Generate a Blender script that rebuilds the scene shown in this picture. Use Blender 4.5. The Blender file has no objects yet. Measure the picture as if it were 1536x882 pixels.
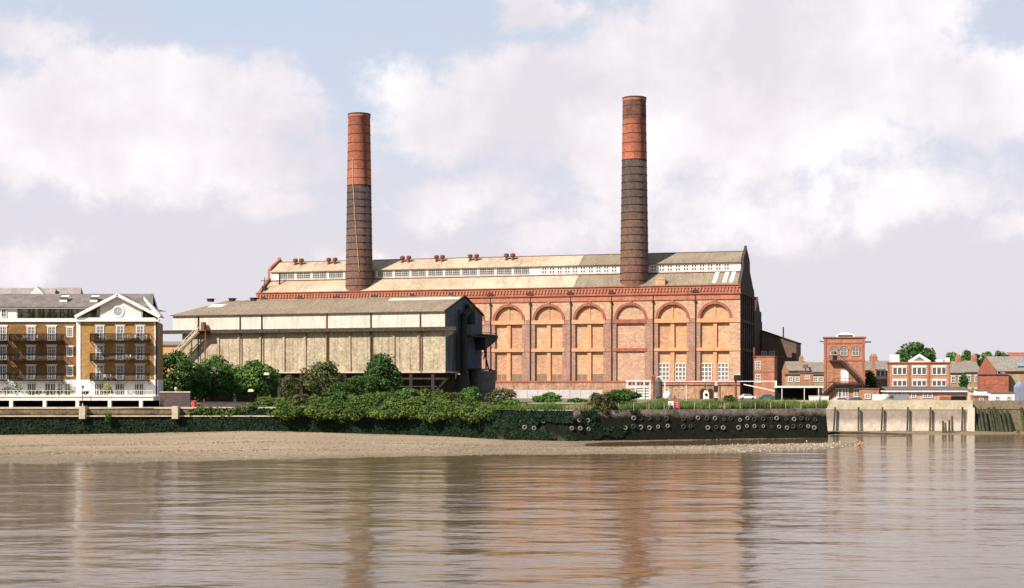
import bpy, bmesh, math, random
from math import sin, cos, pi, sqrt, atan2
from mathutils import Vector, Matrix, noise as mnoise
R = math.radians
sc = bpy.context.scene
COL = sc.collection
F, CU, HZ, H = 2250.0, 768.0, 576.0, 8.8      # survey of the place: focal length in pixels, axis, horizon, eye height above the water
G = 4.8                                       # ground level above the water
def at(u, Y): return (u - CU) * Y / F
def zat(v, Y): return H + (HZ - v) * Y / F
rnd = random.Random(7)

# ------------------------------------------------------------------ mesh helpers
class MB:
    def __init__(s): s.v = []; s.f = []
    def add(s, vs, fs):
        n = len(s.v); s.v += [tuple(p) for p in vs]; s.f += [tuple(i + n for i in f) for f in fs]; return s
    def box(s, x0, x1, y0, y1, z0, z1):
        return s.add([(x0,y0,z0),(x1,y0,z0),(x1,y1,z0),(x0,y1,z0),(x0,y0,z1),(x1,y0,z1),(x1,y1,z1),(x0,y1,z1)],
                     [(0,3,2,1),(4,5,6,7),(0,1,5,4),(1,2,6,5),(2,3,7,6),(3,0,4,7)])
    def prism(s, poly, a0, a1, axis='y'):
        def P(p, a):
            if axis == 'y': return (p[0], a, p[1])
            if axis == 'x': return (a, p[0], p[1])
            return (p[0], p[1], a)
        n = len(poly)
        vs = [P(p, a0) for p in poly] + [P(p, a1) for p in poly]
        fs = [tuple(range(n))[::-1], tuple(range(n, 2*n))] + [(i, (i+1) % n, n + (i+1) % n, n + i) for i in range(n)]
        return s.add(vs, fs)
    def beam(s, p, q, w, h=None, up=(0,0,1)):
        h = h or w
        p, q = Vector(p), Vector(q); d = (q - p).normalized(); u = Vector(up)
        if abs(d.dot(u)) > .97: u = Vector((0,1,0))
        a = d.cross(u).normalized() * w/2; b = a.cross(d).normalized() * h/2
        vs = [p-a-b, p+a-b, p+a+b, p-a+b, q-a-b, q+a-b, q+a+b, q-a+b]
        return s.add(vs, [(0,3,2,1),(4,5,6,7),(0,1,5,4),(1,2,6,5),(2,3,7,6),(3,0,4,7)])
    def tube(s, p, q, r0, r1=None, n=8):
        r1 = r0 if r1 is None else r1
        p, q = Vector(p), Vector(q); d = (q - p).normalized(); u = Vector((0,0,1))
        if abs(d.dot(u)) > .97: u = Vector((0,1,0))
        a = d.cross(u).normalized(); b = a.cross(d).normalized()
        vs = [p + (a*cos(2*pi*i/n) + b*sin(2*pi*i/n))*r0 for i in range(n)] + [q + (a*cos(2*pi*i/n) + b*sin(2*pi*i/n))*r1 for i in range(n)]
        return s.add(vs, [tuple(range(n)), tuple(range(2*n-1, n-1, -1))] + [(i, n+i, n+(i+1)%n, (i+1)%n) for i in range(n)])
    def path(s, pts, r, n=6):
        for a, b in zip(pts, pts[1:]): s.tube(a, b, r, r, n)
        return s
    def lathe(s, prof, n=24, c=(0,0,0), closed=True):
        m = len(prof); vs = []
        for r, z in prof:
            for i in range(n): vs.append((c[0] + r*cos(2*pi*i/n), c[1] + r*sin(2*pi*i/n), c[2] + z))
        fs = []
        for j in range(m-1):
            for i in range(n):
                k = (i+1) % n; fs.append((j*n+i, j*n+k, (j+1)*n+k, (j+1)*n+i))
        if closed: fs += [tuple(range(n))[::-1], tuple(range((m-1)*n, m*n))]
        return s.add(vs, fs)
    def poly(s, pts): return s.add(pts, [tuple(range(len(pts)))])
    def slab(s, pts, t):      # a sheet of four corners given thickness downwards along its normal
        a, b, c, d = [Vector(p) for p in pts]; n = (b-a).cross(d-a).normalized()
        if n.z < 0: n = -n
        vs = [a, b, c, d] + [p - n*t for p in (a, b, c, d)]
        return s.add(vs, [(0,1,2,3),(7,6,5,4),(0,4,5,1),(1,5,6,2),(2,6,7,3),(3,7,4,0)])
    def data(s, name, m, fix=True, smooth=False):
        me = bpy.data.meshes.new(name); me.from_pydata(s.v, [], s.f)
        if fix:
            bm = bmesh.new(); bm.from_mesh(me); bmesh.ops.recalc_face_normals(bm, faces=bm.faces); bm.to_mesh(me); bm.free()
        if smooth:
            for p in me.polygons: p.use_smooth = True
        for q in (m if isinstance(m, (list, tuple)) else [m]): me.materials.append(q)
        me.update(); return me
    def build(s, name, m, parent=None, loc=None, fix=True, smooth=False):
        return link(name, s.data(name, m, fix, smooth), parent, loc)
def link(name, me, parent=None, loc=None, rz=0):
    o = bpy.data.objects.new(name, me); COL.objects.link(o)
    if parent: o.parent = parent
    if loc: o.location = loc
    if rz: o.rotation_euler = (0,0,rz)
    return o
def tag(o, label=None, cat=None, group=None, kind=None):
    if label: o['label'] = label
    if cat: o['category'] = cat
    if group: o['group'] = group
    if kind: o['kind'] = kind
    return o
def thing(name, label, cat, loc=(0,0,0), rz=0, group=None):
    o = bpy.data.objects.new(name, None); COL.objects.link(o); o.empty_display_size = .5
    o.location = loc; o.rotation_euler = (0,0,rz)
    return tag(o, label, cat, group)
ORD = ['first','second','third','fourth','fifth','sixth','seventh','eighth','ninth','tenth','eleventh','twelfth','thirteenth','fourteenth','fifteenth','sixteenth',
       'seventeenth','eighteenth','nineteenth','twentieth','twenty-first','twenty-second','twenty-third','twenty-fourth','twenty-fifth','twenty-sixth','twenty-seventh',
       'twenty-eighth','twenty-ninth','thirtieth']

# ------------------------------------------------------------------ materials
def nodes(m):
    m.use_nodes = True; nt = m.node_tree; nt.nodes.clear(); return nt, nt.nodes, nt.links
def mat(name, base, alt=None, ls=.12, fs=2.5, fine=.35, streak=None, samt=.6, ss=(1.2,1.2,.12), rough=.85, bump=.0, spec=.12, wave=None, metal=0, zband=None, courses=None):
    """weathered surface: base and alt colour in broad patches, fine grain, vertical stains, sheet ribs (wave) and tide bands (zband)"""
    m = bpy.data.materials.new(name); nt, N, L = nodes(m)
    out = N.new('ShaderNodeOutputMaterial'); b = N.new('ShaderNodeBsdfPrincipled'); L.new(b.outputs[0], out.inputs[0])
    b.inputs['Roughness'].default_value = rough; b.inputs['Specular IOR Level'].default_value = spec; b.inputs['Metallic'].default_value = metal
    tc = N.new('ShaderNodeTexCoord')
    def nz(scale, detail=4, vec=None, rgh=.6):
        n = N.new('ShaderNodeTexNoise'); n.inputs['Scale'].default_value = scale; n.inputs['Detail'].default_value = detail; n.inputs['Roughness'].default_value = rgh
        L.new(vec or tc.outputs['Object'], n.inputs['Vector']); return n.outputs['Fac']
    def ramp(fac, lo, hi):
        r = N.new('ShaderNodeMapRange'); r.inputs['From Min'].default_value = lo; r.inputs['From Max'].default_value = hi; L.new(fac, r.inputs['Value']); return r.outputs[0]
    def mix(f, a, c, mode='MIX'):
        x = N.new('ShaderNodeMix'); x.data_type = 'RGBA'; x.blend_type = mode
        for sock, val in ((x.inputs[0], f), (x.inputs[6], a), (x.inputs[7], c)):
            if hasattr(val, 'links'): L.new(val, sock)
            elif isinstance(val, (int, float)): sock.default_value = val
            else: sock.default_value = (*val, 1)
        return x.outputs[2]
    alt = alt or tuple(c*.75 for c in base)
    col = mix(ramp(nz(ls, 5), .38, .66), base, alt)
    if streak:
        mp = N.new('ShaderNodeMapping'); mp.inputs['Scale'].default_value = ss; L.new(tc.outputs['Object'], mp.inputs[0])
        f = ramp(nz(1, 5, mp.outputs[0]), .48, .72)
        mu = N.new('ShaderNodeMath'); mu.operation = 'MULTIPLY'; L.new(f, mu.inputs[0]); mu.inputs[1].default_value = samt
        col = mix(mu.outputs[0], col, streak)
    if zband:
        sx = N.new('ShaderNodeSeparateXYZ'); L.new(tc.outputs['Object'], sx.inputs[0])
        ad = N.new('ShaderNodeMath'); ad.operation = 'MULTIPLY_ADD'; L.new(nz(.6, 4), ad.inputs[0]); ad.inputs[1].default_value = zband[3]; L.new(sx.outputs[2], ad.inputs[2])
        col = mix(ramp(ad.outputs[0], zband[0], zband[1]), zband[2], col)
    if courses:
        bt = N.new('ShaderNodeTexBrick'); mp = N.new('ShaderNodeMapping'); mp.inputs['Rotation'].default_value = (pi/2,0,0); L.new(tc.outputs['Object'], mp.inputs[0]); L.new(mp.outputs[0], bt.inputs[0])
        bt.inputs['Color1'].default_value = (1,1,1,1); bt.inputs['Color2'].default_value = (.62,.6,.6,1); bt.inputs['Mortar'].default_value = (.8,.8,.8,1)
        bt.inputs['Scale'].default_value = 1; bt.inputs['Brick Width'].default_value = courses*2.6; bt.inputs['Row Height'].default_value = courses; bt.inputs['Mortar Size'].default_value = .015
        col = mix(.55, col, bt.outputs[0], 'MULTIPLY')
    g = nz(fs, 3, rgh=.75)
    r = N.new('ShaderNodeMapRange'); L.new(g, r.inputs['Value']); r.inputs['From Min'].default_value = .3; r.inputs['From Max'].default_value = .7
    r.inputs['To Min'].default_value = 1 - fine; r.inputs['To Max'].default_value = 1 + fine
    vm = N.new('ShaderNodeVectorMath'); vm.operation = 'SCALE'; L.new(col, vm.inputs[0]); L.new(r.outputs[0], vm.inputs['Scale'])
    col = vm.outputs[0]
    h = None
    if wave:
        w = N.new('ShaderNodeTexWave'); w.bands_direction = wave[0]; w.inputs['Scale'].default_value = wave[1]; w.inputs['Distortion'].default_value = .4; L.new(tc.outputs['Object'], w.inputs['Vector'])
        h = w.outputs['Fac']
        w2 = N.new('ShaderNodeMapRange'); L.new(h, w2.inputs['Value']); w2.inputs['To Min'].default_value = wave[2]; w2.inputs['To Max'].default_value = 1
        v2 = N.new('ShaderNodeVectorMath'); v2.operation = 'SCALE'; L.new(col, v2.inputs[0]); L.new(w2.outputs[0], v2.inputs['Scale']); col = v2.outputs[0]
    L.new(col, b.inputs['Base Color'])
    if bump:
        bp = N.new('ShaderNodeBump'); bp.inputs['Strength'].default_value = bump; bp.inputs['Distance'].default_value = .15; L.new(g, bp.inputs['Height']); L.new(bp.outputs[0], b.inputs['Normal'])
    return m
def glass(name, col, rough=.08, alt=None):
    m = bpy.data.materials.new(name); nt, N, L = nodes(m)
    out = N.new('ShaderNodeOutputMaterial'); b = N.new('ShaderNodeBsdfPrincipled'); L.new(b.outputs[0], out.inputs[0])
    tc = N.new('ShaderNodeTexCoord'); n = N.new('ShaderNodeTexNoise'); n.inputs['Scale'].default_value = 1.6; L.new(tc.outputs['Object'], n.inputs['Vector'])
    x = N.new('ShaderNodeMix'); x.data_type = 'RGBA'; L.new(n.outputs['Fac'], x.inputs[0])
    x.inputs[6].default_value = (*col, 1); x.inputs[7].default_value = (*(alt or tuple(c*2.2 for c in col)), 1); L.new(x.outputs[2], b.inputs['Base Color'])
    b.inputs['Roughness'].default_value = rough
    bp = N.new('ShaderNodeBump'); bp.inputs['Strength'].default_value = .12; bp.inputs['Distance'].default_value = .1; L.new(n.outputs['Fac'], bp.inputs['Height']); L.new(bp.outputs[0], b.inputs['Normal'])
    return m
def leaf(name, a, b_, sc_=.35, trans=.25):
    m = bpy.data.materials.new(name); nt, N, L = nodes(m)
    out = N.new('ShaderNodeOutputMaterial'); b = N.new('ShaderNodeBsdfPrincipled'); t = N.new('ShaderNodeBsdfTranslucent'); ms = N.new('ShaderNodeMixShader')
    ms.inputs[0].default_value = trans; L.new(b.outputs[0], ms.inputs[1]); L.new(t.outputs[0], ms.inputs[2]); L.new(ms.outputs[0], out.inputs[0])
    tc = N.new('ShaderNodeTexCoord'); n = N.new('ShaderNodeTexNoise'); n.inputs['Scale'].default_value = sc_; n.inputs['Detail'].default_value = 6; n.inputs['Roughness'].default_value = .8
    L.new(tc.outputs['Object'], n.inputs['Vector'])
    r = N.new('ShaderNodeMapRange'); r.inputs['From Min'].default_value = .3; r.inputs['From Max'].default_value = .7; L.new(n.outputs['Fac'], r.inputs['Value'])
    x = N.new('ShaderNodeMix'); x.data_type = 'RGBA'; L.new(r.outputs[0], x.inputs[0]); x.inputs[6].default_value = (*a, 1); x.inputs[7].default_value = (*b_, 1)
    L.new(x.outputs[2], b.inputs['Base Color']); L.new(x.outputs[2], t.inputs['Color']); b.inputs['Roughness'].default_value = .6; b.inputs['Specular IOR Level'].default_value = .1
    return m

M = {}
# power station bricks
M['cream'] = mat('cream_brick', (.58,.35,.205), (.52,.30,.17), .35, 2.2, .2, (.48,.26,.15), .4, courses=.45)
M['cream2'] = mat('cream_brick_pinkish', (.54,.315,.19), (.47,.26,.155), .3, 2.2, .24, (.38,.2,.13), .55, courses=.45)
M['cream3'] = mat('cream_brick_pale', (.60,.385,.235), (.53,.325,.19), .45, 2.2, .2, (.45,.25,.15), .5, ss=(1.4,1.4,.09), courses=.45)
M['orange'] = mat('orange_brick', (.64,.33,.18), (.56,.27,.15), .5, 2.2, .22, (.36,.16,.1), .5)
M['pink'] = mat('pink_brick', (.58,.36,.24), (.50,.30,.20), .22, 2.0, .3, (.34,.18,.12), .5, courses=.45)
M['purple'] = mat('purple_brick', (.41,.235,.175), (.34,.19,.145), .35, 2.2, .3, (.25,.14,.11), .6, courses=.45)
M['red'] = mat('red_brick', (.45,.175,.11), (.37,.14,.09), .3, 2.2, .28, (.27,.09,.06), .5)
M['darkred'] = mat('dark_red_brick', (.34,.125,.083), (.27,.10,.067), .3, 2.5, .3, (.16,.06,.05), .5)
M['infill'] = mat('infill_brick', (.54,.335,.235), (.47,.275,.19), .4, 2.0, .32, (.52,.34,.26), .5, courses=.45)
M['plinth'] = mat('plinth_brick', (.44,.25,.155), (.30,.18,.12), .3, 1.6, .4, (.17,.11,.085), .7)
M['endwall'] = mat('shaded_end_brick', (.085,.05,.042), (.06,.042,.038), .2, 1.6, .35, (.035,.03,.03), .7)  # end wall brick darkened; its unlit side is put into the colour
M['annex'] = mat('annex_brown_brick', (.17,.105,.078), (.13,.085,.065), .4, 2.5, .35, (.07,.05,.04), .6, courses=.4)
M['stackred'] = mat('stack_red_brick', (.42,.15,.09), (.33,.11,.07), .22, 1.4, .34, (.20,.08,.06), .8, ss=(.9,.9,.07))
M['stacksoot'] = mat('stack_sooty_brick', (.075,.05,.042), (.05,.038,.035), .15, 1.4, .4, (.14,.085,.062), .5, ss=(.8,.8,.05), zband=(34, 66, (.19,.10,.07), 16))
M['soot'] = mat('soot', (.085,.05,.042), None, .5, 2, .3)
M['iron'] = mat('dark_iron', (.035,.03,.03), None, .5, 3, .3, rough=.7)
M['rust'] = mat('rusty_iron', (.24,.085,.05), (.14,.055,.04), .8, 3, .3, rough=.8)
M['roofpale'] = mat('pale_sheet_roof', (.51,.415,.305), (.39,.295,.20), .06, 1.6, .28, (.26,.19,.135), .65, ss=(.5,.14,.14), wave=('X', .45, .86))
M['roofgrey'] = mat('weathered_sheet_roof', (.27,.215,.155), (.215,.17,.12), .15, 2.2, .36, (.15,.12,.09), .5, ss=(.7,.14,.14), wave=('X', .45, .84))
M['white'] = mat('white_paint', (.78,.75,.71), (.70,.66,.61), .4, 2, .12, (.45,.4,.35), .35)
M['clean'] = mat('white_stucco', (.73,.695,.655), (.65,.615,.58), .4, 1.5, .12, (.5,.46,.42), .3)
M['glassd'] = glass('window_glass', (.022,.026,.03), .08, (.16,.15,.135))
M['glassg'] = glass('grimy_glass', (.10,.09,.08), .35, (.24,.22,.2))
M['glassm'] = glass('clerestory_glass', (.035,.035,.035), .2, (.15,.145,.14))
M['greyframe'] = mat('grey_frame', (.46,.43,.40), (.36,.34,.32), .6, 3, .15)
M['glassb'] = glass('brown_glass', (.13,.085,.055), .4, (.28,.2,.14))
# coal shed
M['shedroof'] = mat('shed_sheet_roof', (.265,.205,.145), (.215,.165,.115), .12, 1.7, .4, (.14,.105,.075), .5, ss=(.8,.12,.12), wave=('X', .4, .88))
M['shedwhite'] = mat('shed_white_sheet', (.65,.59,.51), (.58,.51,.43), .3, 1.6, .18, (.40,.31,.23), .6, ss=(.9,.9,.16), wave=('X', .6, .9))
M['shedwall'] = mat('shed_stained_concrete', (.44,.36,.255), (.35,.285,.20), .22, 1.5, .36, (.22,.15,.095), .85, ss=(1.1,1.1,.10))
M['shedend'] = mat('shaded_end_sheet', (.12,.128,.155), (.085,.09,.11), .25, 2, .35, (.03,.03,.035), .7)  # gable sheeting darkened; the shade on this end is put into its colour
M['moss'] = mat('mossy_gutter', (.075,.06,.045), (.045,.038,.03), .8, 2, .4)
M['dark'] = mat('dark_timber', (.045,.036,.03), (.03,.026,.024), .6, 2, .35)
M['tankgrey'] = mat('tank_steel', (.075,.072,.075), (.12,.105,.1), .6, 2, .25, (.08,.05,.04), .6, rough=.6)
M['bluepanel'] = mat('blue_grey_panel', (.07,.085,.125), (.05,.058,.085), .4, 2, .25)
# flats
M['london'] = mat('yellow_stock_brick', (.43,.25,.095), (.34,.18,.068), .6, 3, .26, (.30,.14,.05), .4, courses=.3)
M['london2'] = mat('brown_stock_brick', (.26,.14,.055), (.20,.10,.04), .6, 3, .3, (.18,.09,.035), .5, courses=.3)
M['slate'] = mat('slate_roof', (.20,.168,.155), (.155,.132,.124), .4, 2.4, .3, courses=.5)
M['slatelt'] = mat('pale_slate_roof', (.30,.24,.22), (.24,.195,.18), .4, 2.4, .25)
M['tymp'] = mat('pediment_render', (.64,.61,.58), (.56,.53,.5), .5, 2, .12)
M['black'] = mat('black_ironwork', (.010,.010,.011), None, .5, 3, .2, rough=.5)
M['purplewall'] = mat('dark_purple_brick', (.12,.085,.085), (.09,.065,.066), .4, 4, .3, courses=.3)
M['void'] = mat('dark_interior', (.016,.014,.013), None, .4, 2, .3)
# river works
M['tidebrick'] = mat('embankment_wall', (.19,.13,.07), (.12,.088,.05), .35, 2, .45, (.075,.058,.036), .65, zband=(4.0, 4.5, (.013,.017,.010), .9))
M['tidedark'] = mat('algae_wall', (.010,.013,.009), (.006,.008,.006), .5, 1.8, .5, (.018,.018,.012), .5, spec=.04, ss=(1.6,1.6,.3), zband=(.5, 1.6, (.05,.04,.026), 1.0))
M['quay'] = mat('quay_wall', (.23,.185,.145), (.13,.105,.08), .5, 1.8, .45, (.05,.042,.033), .6, ss=(1.2,1.2,.3), zband=(4.3, 5.0, (.015,.017,.012), 1.6), spec=.04)
M['coping'] = mat('stone_coping', (.52,.43,.34), (.40,.33,.26), .5, 2, .25)
M['concrete'] = mat('creek_concrete', (.64,.55,.46), (.58,.50,.42), .2, 1.6, .18, (.36,.28,.2), .45, ss=(1.4,1.4,.25))
M['concstain'] = mat('creek_concrete_upper', (.56,.47,.335), (.49,.415,.285), .4, 1.6, .22, (.40,.34,.22), .5, ss=(1,1,.4))
M['stainband'] = mat('stained_concrete', (.64,.55,.465), (.58,.50,.42), .25, 1.6, .18, (.36,.29,.22), .5, ss=(1.6,1.6,.4), zband=(3.4, 2.2, (.34,.27,.215), 1.4))
M['timber'] = mat('wet_timber', (.10,.075,.05), (.05,.042,.03), .8, 3, .4, (.045,.055,.025), .6)
M['pilegreen'] = mat('algae_timber', (.06,.06,.035), (.03,.034,.022), .8, 3, .4)
M['pilewall'] = mat('piled_wall', (.22,.17,.10), (.15,.12,.07), .6, 2, .4, (.07,.075,.04), .7, ss=(1.5,1.5,.3))
M['tyre'] = mat('worn_tyre', (.06,.058,.055), None, 1, 4, .3)
M['tyrepale'] = mat('bleached_tyre', (.27,.25,.225), (.10,.09,.085), 2.2, 4, .4)
# right bank
M['rbrick'] = mat('works_red_brick', (.43,.20,.12), (.35,.155,.095), .5, 3, .28, (.25,.1,.07), .5, courses=.35)
M['obrick'] = mat('office_brick', (.47,.245,.14), (.39,.195,.115), .5, 3, .25, (.3,.13,.08), .4, courses=.35)
M['chapel'] = mat('chapel_red_brick', (.34,.11,.065), (.265,.085,.055), .5, 3, .3, (.16,.06,.045), .5)
M['stock'] = mat('old_stock_brick', (.36,.27,.14), (.28,.2,.11), .4, 2.5, .3, (.18,.13,.08), .5)
M['rroof'] = mat('grey_tile_roof', (.23,.195,.165), (.18,.155,.13), .5, 3, .3)
M['steel'] = mat('fire_stair_steel', (.05,.035,.03), None, .8, 3, .3)
M['felt'] = mat('flat_roof_felt', (.14,.12,.11), None, .5, 2, .3)
M['redpaint'] = mat('red_paint', (.55,.06,.06), (.45,.08,.08), 1.5, 4, .2, rough=.5)
M['orangep'] = mat('orange_float', (.7,.2,.04), None, 1.5, 4, .2, rough=.5)
M['carwhite'] = mat('white_car_paint', (.75,.74,.72), (.7,.69,.67), .4, 2, .05, rough=.25, spec=.5)
M['carteal'] = mat('teal_car_paint', (.05,.14,.14), None, .4, 2, .05, rough=.25, spec=.5)
M['carblue'] = mat('blue_car_paint', (.04,.07,.15), None, .4, 2, .05, rough=.25, spec=.5)
M['cargrey'] = mat('grey_car_paint', (.26,.25,.27), None, .4, 2, .05, rough=.3, spec=.5)
M['bluegrey'] = mat('blue_grey_sheeting', (.22,.25,.31), None, .4, 2, .2)
# ground
M['earth'] = mat('yard_earth', (.20,.16,.105), (.12,.125,.05), .08, 1.2, .35, bump=.3)
M['asphalt'] = mat('yard_tarmac', (.11,.10,.095), (.15,.13,.12), .1, 1.5, .25)
M['barrier'] = mat('pale_hoarding', (.46,.43,.44), (.40,.375,.38), .3, 1.5, .15, (.38,.33,.3), .5)
# foliage
M['lf_dark'] = leaf('dark_leaves', (.02,.06,.016), (.105,.18,.045))
M['lf_mid'] = leaf('green_leaves', (.034,.09,.022), (.17,.28,.065))
M['lf_olive'] = leaf('olive_leaves', (.045,.06,.02), (.16,.165,.06))
M['lf_brown'] = leaf('browned_leaves', (.035,.042,.016), (.13,.105,.045))
M['lf_ivy'] = leaf('ivy_leaves', (.022,.052,.012), (.17,.23,.05), .28, .25)
M['lf_ivyd'] = leaf('shaded_ivy_leaves', (.006,.014,.008), (.022,.042,.018), .8, .05)  # dark ivy leaves, with the overhang's shade put into their colour
M['lf_lime'] = leaf('lime_leaves', (.25,.28,.05), (.5,.5,.12), 1.2)
M['grass'] = leaf('grass_blades', (.07,.12,.02), (.22,.27,.07), .25, .3)
M['straw'] = leaf('dry_grass', (.22,.19,.08), (.36,.31,.15), .3, .2)
M['bark'] = mat('bark', (.09,.065,.045), None, 1, 3, .3)
# ------------------------------------------------------------------ camera, sun, sky
cam = bpy.data.cameras.new('camera'); co = bpy.data.objects.new('camera', cam); COL.objects.link(co); sc.camera = co
co.location = (0, 0, H); co.rotation_euler = (pi/2, 0, 0); cam.sensor_width = 36; cam.lens = F/1536*36; cam.shift_y = (HZ-441)/1536; cam.clip_end = 20000; cam.clip_start = 1
AZ, EL = R(48), R(42)
ts = Vector((-sin(AZ)*cos(EL), -cos(AZ)*cos(EL), sin(EL)))
sl = bpy.data.lights.new('sun', 'SUN'); so = bpy.data.objects.new('sun', sl); COL.objects.link(so)
sl.energy = 5.0; sl.angle = R(.5); sl.color = (1, .935, .835); so.rotation_euler = ts.to_track_quat('Z', 'Y').to_euler(); so.location = (-100, -100, 120)
sc.view_settings.view_transform = 'Standard'; sc.view_settings.look = 'None'; sc.view_settings.gamma = 1; sc.view_settings.exposure = 0.62
sc.view_settings.use_curve_mapping = False
sc.cycles.max_bounces = 6; sc.cycles.diffuse_bounces = 3; sc.cycles.glossy_bounces = 3; sc.cycles.transmission_bounces = 2
try: sc.cycles.use_denoising = True
except Exception: pass
w = bpy.data.worlds.new('World'); sc.world = w; w.use_nodes = True
nt = w.node_tree; N, L = nt.nodes, nt.links; N.clear()
def math_(op, a, b=None, c=None):
    n = N.new('ShaderNodeMath'); n.operation = op
    for i, x in enumerate((a, b, c)):
        if x is None: continue
        if hasattr(x, 'links'): L.new(x, n.inputs[i])
        else: n.inputs[i].default_value = x
    return n.outputs[0]
def mixc(f, a, b):
    n = N.new('ShaderNodeMix'); n.data_type = 'RGBA'
    for s, x in ((n.inputs[0], f), (n.inputs[6], a), (n.inputs[7], b)):
        if hasattr(x, 'links'): L.new(x, s)
        elif isinstance(x, (int, float)): s.default_value = x
        else: s.default_value = (*x, 1)
    return n.outputs[2]
def rng(x, a, b, c=0, d=1, smooth=False):
    n = N.new('ShaderNodeMapRange'); L.new(x, n.inputs[0]); n.inputs[1].default_value = a; n.inputs[2].default_value = b; n.inputs[3].default_value = c; n.inputs[4].default_value = d
    if smooth: n.interpolation_type = 'SMOOTHSTEP'
    return n.outputs[0]
wo = N.new('ShaderNodeOutputWorld'); bg = N.new('ShaderNodeBackground'); L.new(bg.outputs[0], wo.inputs[0]); bg.inputs[1].default_value = .05
sky = N.new('ShaderNodeTexSky'); sky.sky_type = 'NISHITA'; sky.sun_disc = False; sky.sun_elevation = EL; sky.sun_rotation = pi + AZ; sky.air_density = 1.0; sky.dust_density = 2.0; sky.ozone_density = 1
tc = N.new('ShaderNodeTexCoord'); sx = N.new('ShaderNodeSeparateXYZ'); L.new(tc.outputs['Generated'], sx.inputs[0])
az = math_('ARCTAN2', sx.outputs[0], sx.outputs[1]); el = math_('ARCSINE', sx.outputs[2])
cb = N.new('ShaderNodeCombineXYZ'); L.new(az, cb.inputs[0]); L.new(math_('MULTIPLY', el, 1.0), cb.inputs[1])
def fbm(scale, detail=6, rough=.55, off=0):
    mp = N.new('ShaderNodeMapping'); mp.inputs['Location'].default_value = (off, off*.7, off*.3); L.new(cb.outputs[0], mp.inputs[0])
    n = N.new('ShaderNodeTexNoise'); n.inputs['Scale'].default_value = scale; n.inputs['Detail'].default_value = detail; n.inputs['Roughness'].default_value = rough; L.new(mp.outputs[0], n.inputs['Vector']); return n
wn = fbm(14, 7, .6, 3.1)
dsp = N.new('ShaderNodeVectorMath'); dsp.operation = 'MULTIPLY_ADD'; L.new(wn.outputs['Color'], dsp.inputs[0]); dsp.inputs[1].default_value = (.07,.055,0)
L.new(cb.outputs[0], dsp.inputs[2])
cl = [(880,150,330,95,1.0),(1150,95,330,130,1.05),(1330,30,150,90,1.0),(700,175,140,75,.95),(1450,165,190,80,.95),(1050,210,420,90,.75),(260,165,240,85,.95),(110,205,170,90,.95),(400,150,100,70,.8),
      (250,240,330,75,.8),(820,350,110,40,.6),(1510,345,90,40,.6),(420,312,90,36,.55),(40,400,120,50,.45),(1120,320,300,70,.5),(700,290,160,60,.5),(1380,290,220,60,.5),(560,400,200,40,.4),(820,20,60,45,.7),(60,80,90,50,.45)]
den = None
for (u, v, ru, rv, s_) in cl:
    sb = N.new('ShaderNodeVectorMath'); sb.operation = 'SUBTRACT'; L.new(dsp.outputs[0], sb.inputs[0]); sb.inputs[1].default_value = ((u-CU)/F + .035, (HZ-v)/F + .0275, 0)
    ml = N.new('ShaderNodeVectorMath'); ml.operation = 'MULTIPLY'; L.new(sb.outputs[0], ml.inputs[0]); ml.inputs[1].default_value = (F/ru, F/rv, 0)
    ln = N.new('ShaderNodeVectorMath'); ln.operation = 'LENGTH'; L.new(ml.outputs[0], ln.inputs[0])
    d = math_('MULTIPLY', math_('SUBTRACT', 1.15, ln.outputs['Value']), s_)
    den = d if den is None else math_('MAXIMUM', den, d)
fn = fbm(24, 9, .64, 9.2)
den = math_('ADD', den, math_('MULTIPLY', math_('SUBTRACT', fn.outputs['Fac'], .5), 1.25))
den = rng(den, .04, .48, 0, 1, True)
hi = rng(el, .0, .26)
front = rng(math_('ABSOLUTE', az), 1.1, .55)      # haze and cloud kept to the north; unseen sky made deeper to cut fill
base = mixc(math_('MULTIPLY', front, rng(el, .75, .15, .0, .9)), sky.outputs[0], (10.9,10.35,11.2))
blue = rng(fbm(5, 4, .5, 21).outputs['Fac'], .42, .62)
base = mixc(math_('MULTIPLY', math_('MULTIPLY', rng(blue, 0, 1, .45, 1), rng(el, .09, .21)), .85), base, (7.4,9.1,11.5))
cn = rng(fbm(11, 6, .55, 5).outputs['Fac'], .35, .65)
cloud = mixc(cn, (10.9,10.1,10.8), (14.8,14.0,14.1))
cov = math_('MULTIPLY', math_('MULTIPLY', den, rng(el, .6, .35)), front)
L.new(mixc(math_('MULTIPLY', cov, .88), base, cloud), bg.inputs[0])

# ------------------------------------------------------------------ setting: water, foreshore, ground
def wall_line(us, dz=0): return [(at(u, Y), Y) for u, Y in us]
BASE = [(-120,250),(0,250),(280,250.5),(420,250),(600,245),(700,238),(760,232),(860,229),(1020,236.5),(1243,246)]
TOPLINE = [(-120,250.6),(0,250.6),(280,251.1),(420,250.8),(600,246),(700,239),(760,233),(860,230),(1020,237.4),(1238.5,247)]
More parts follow.
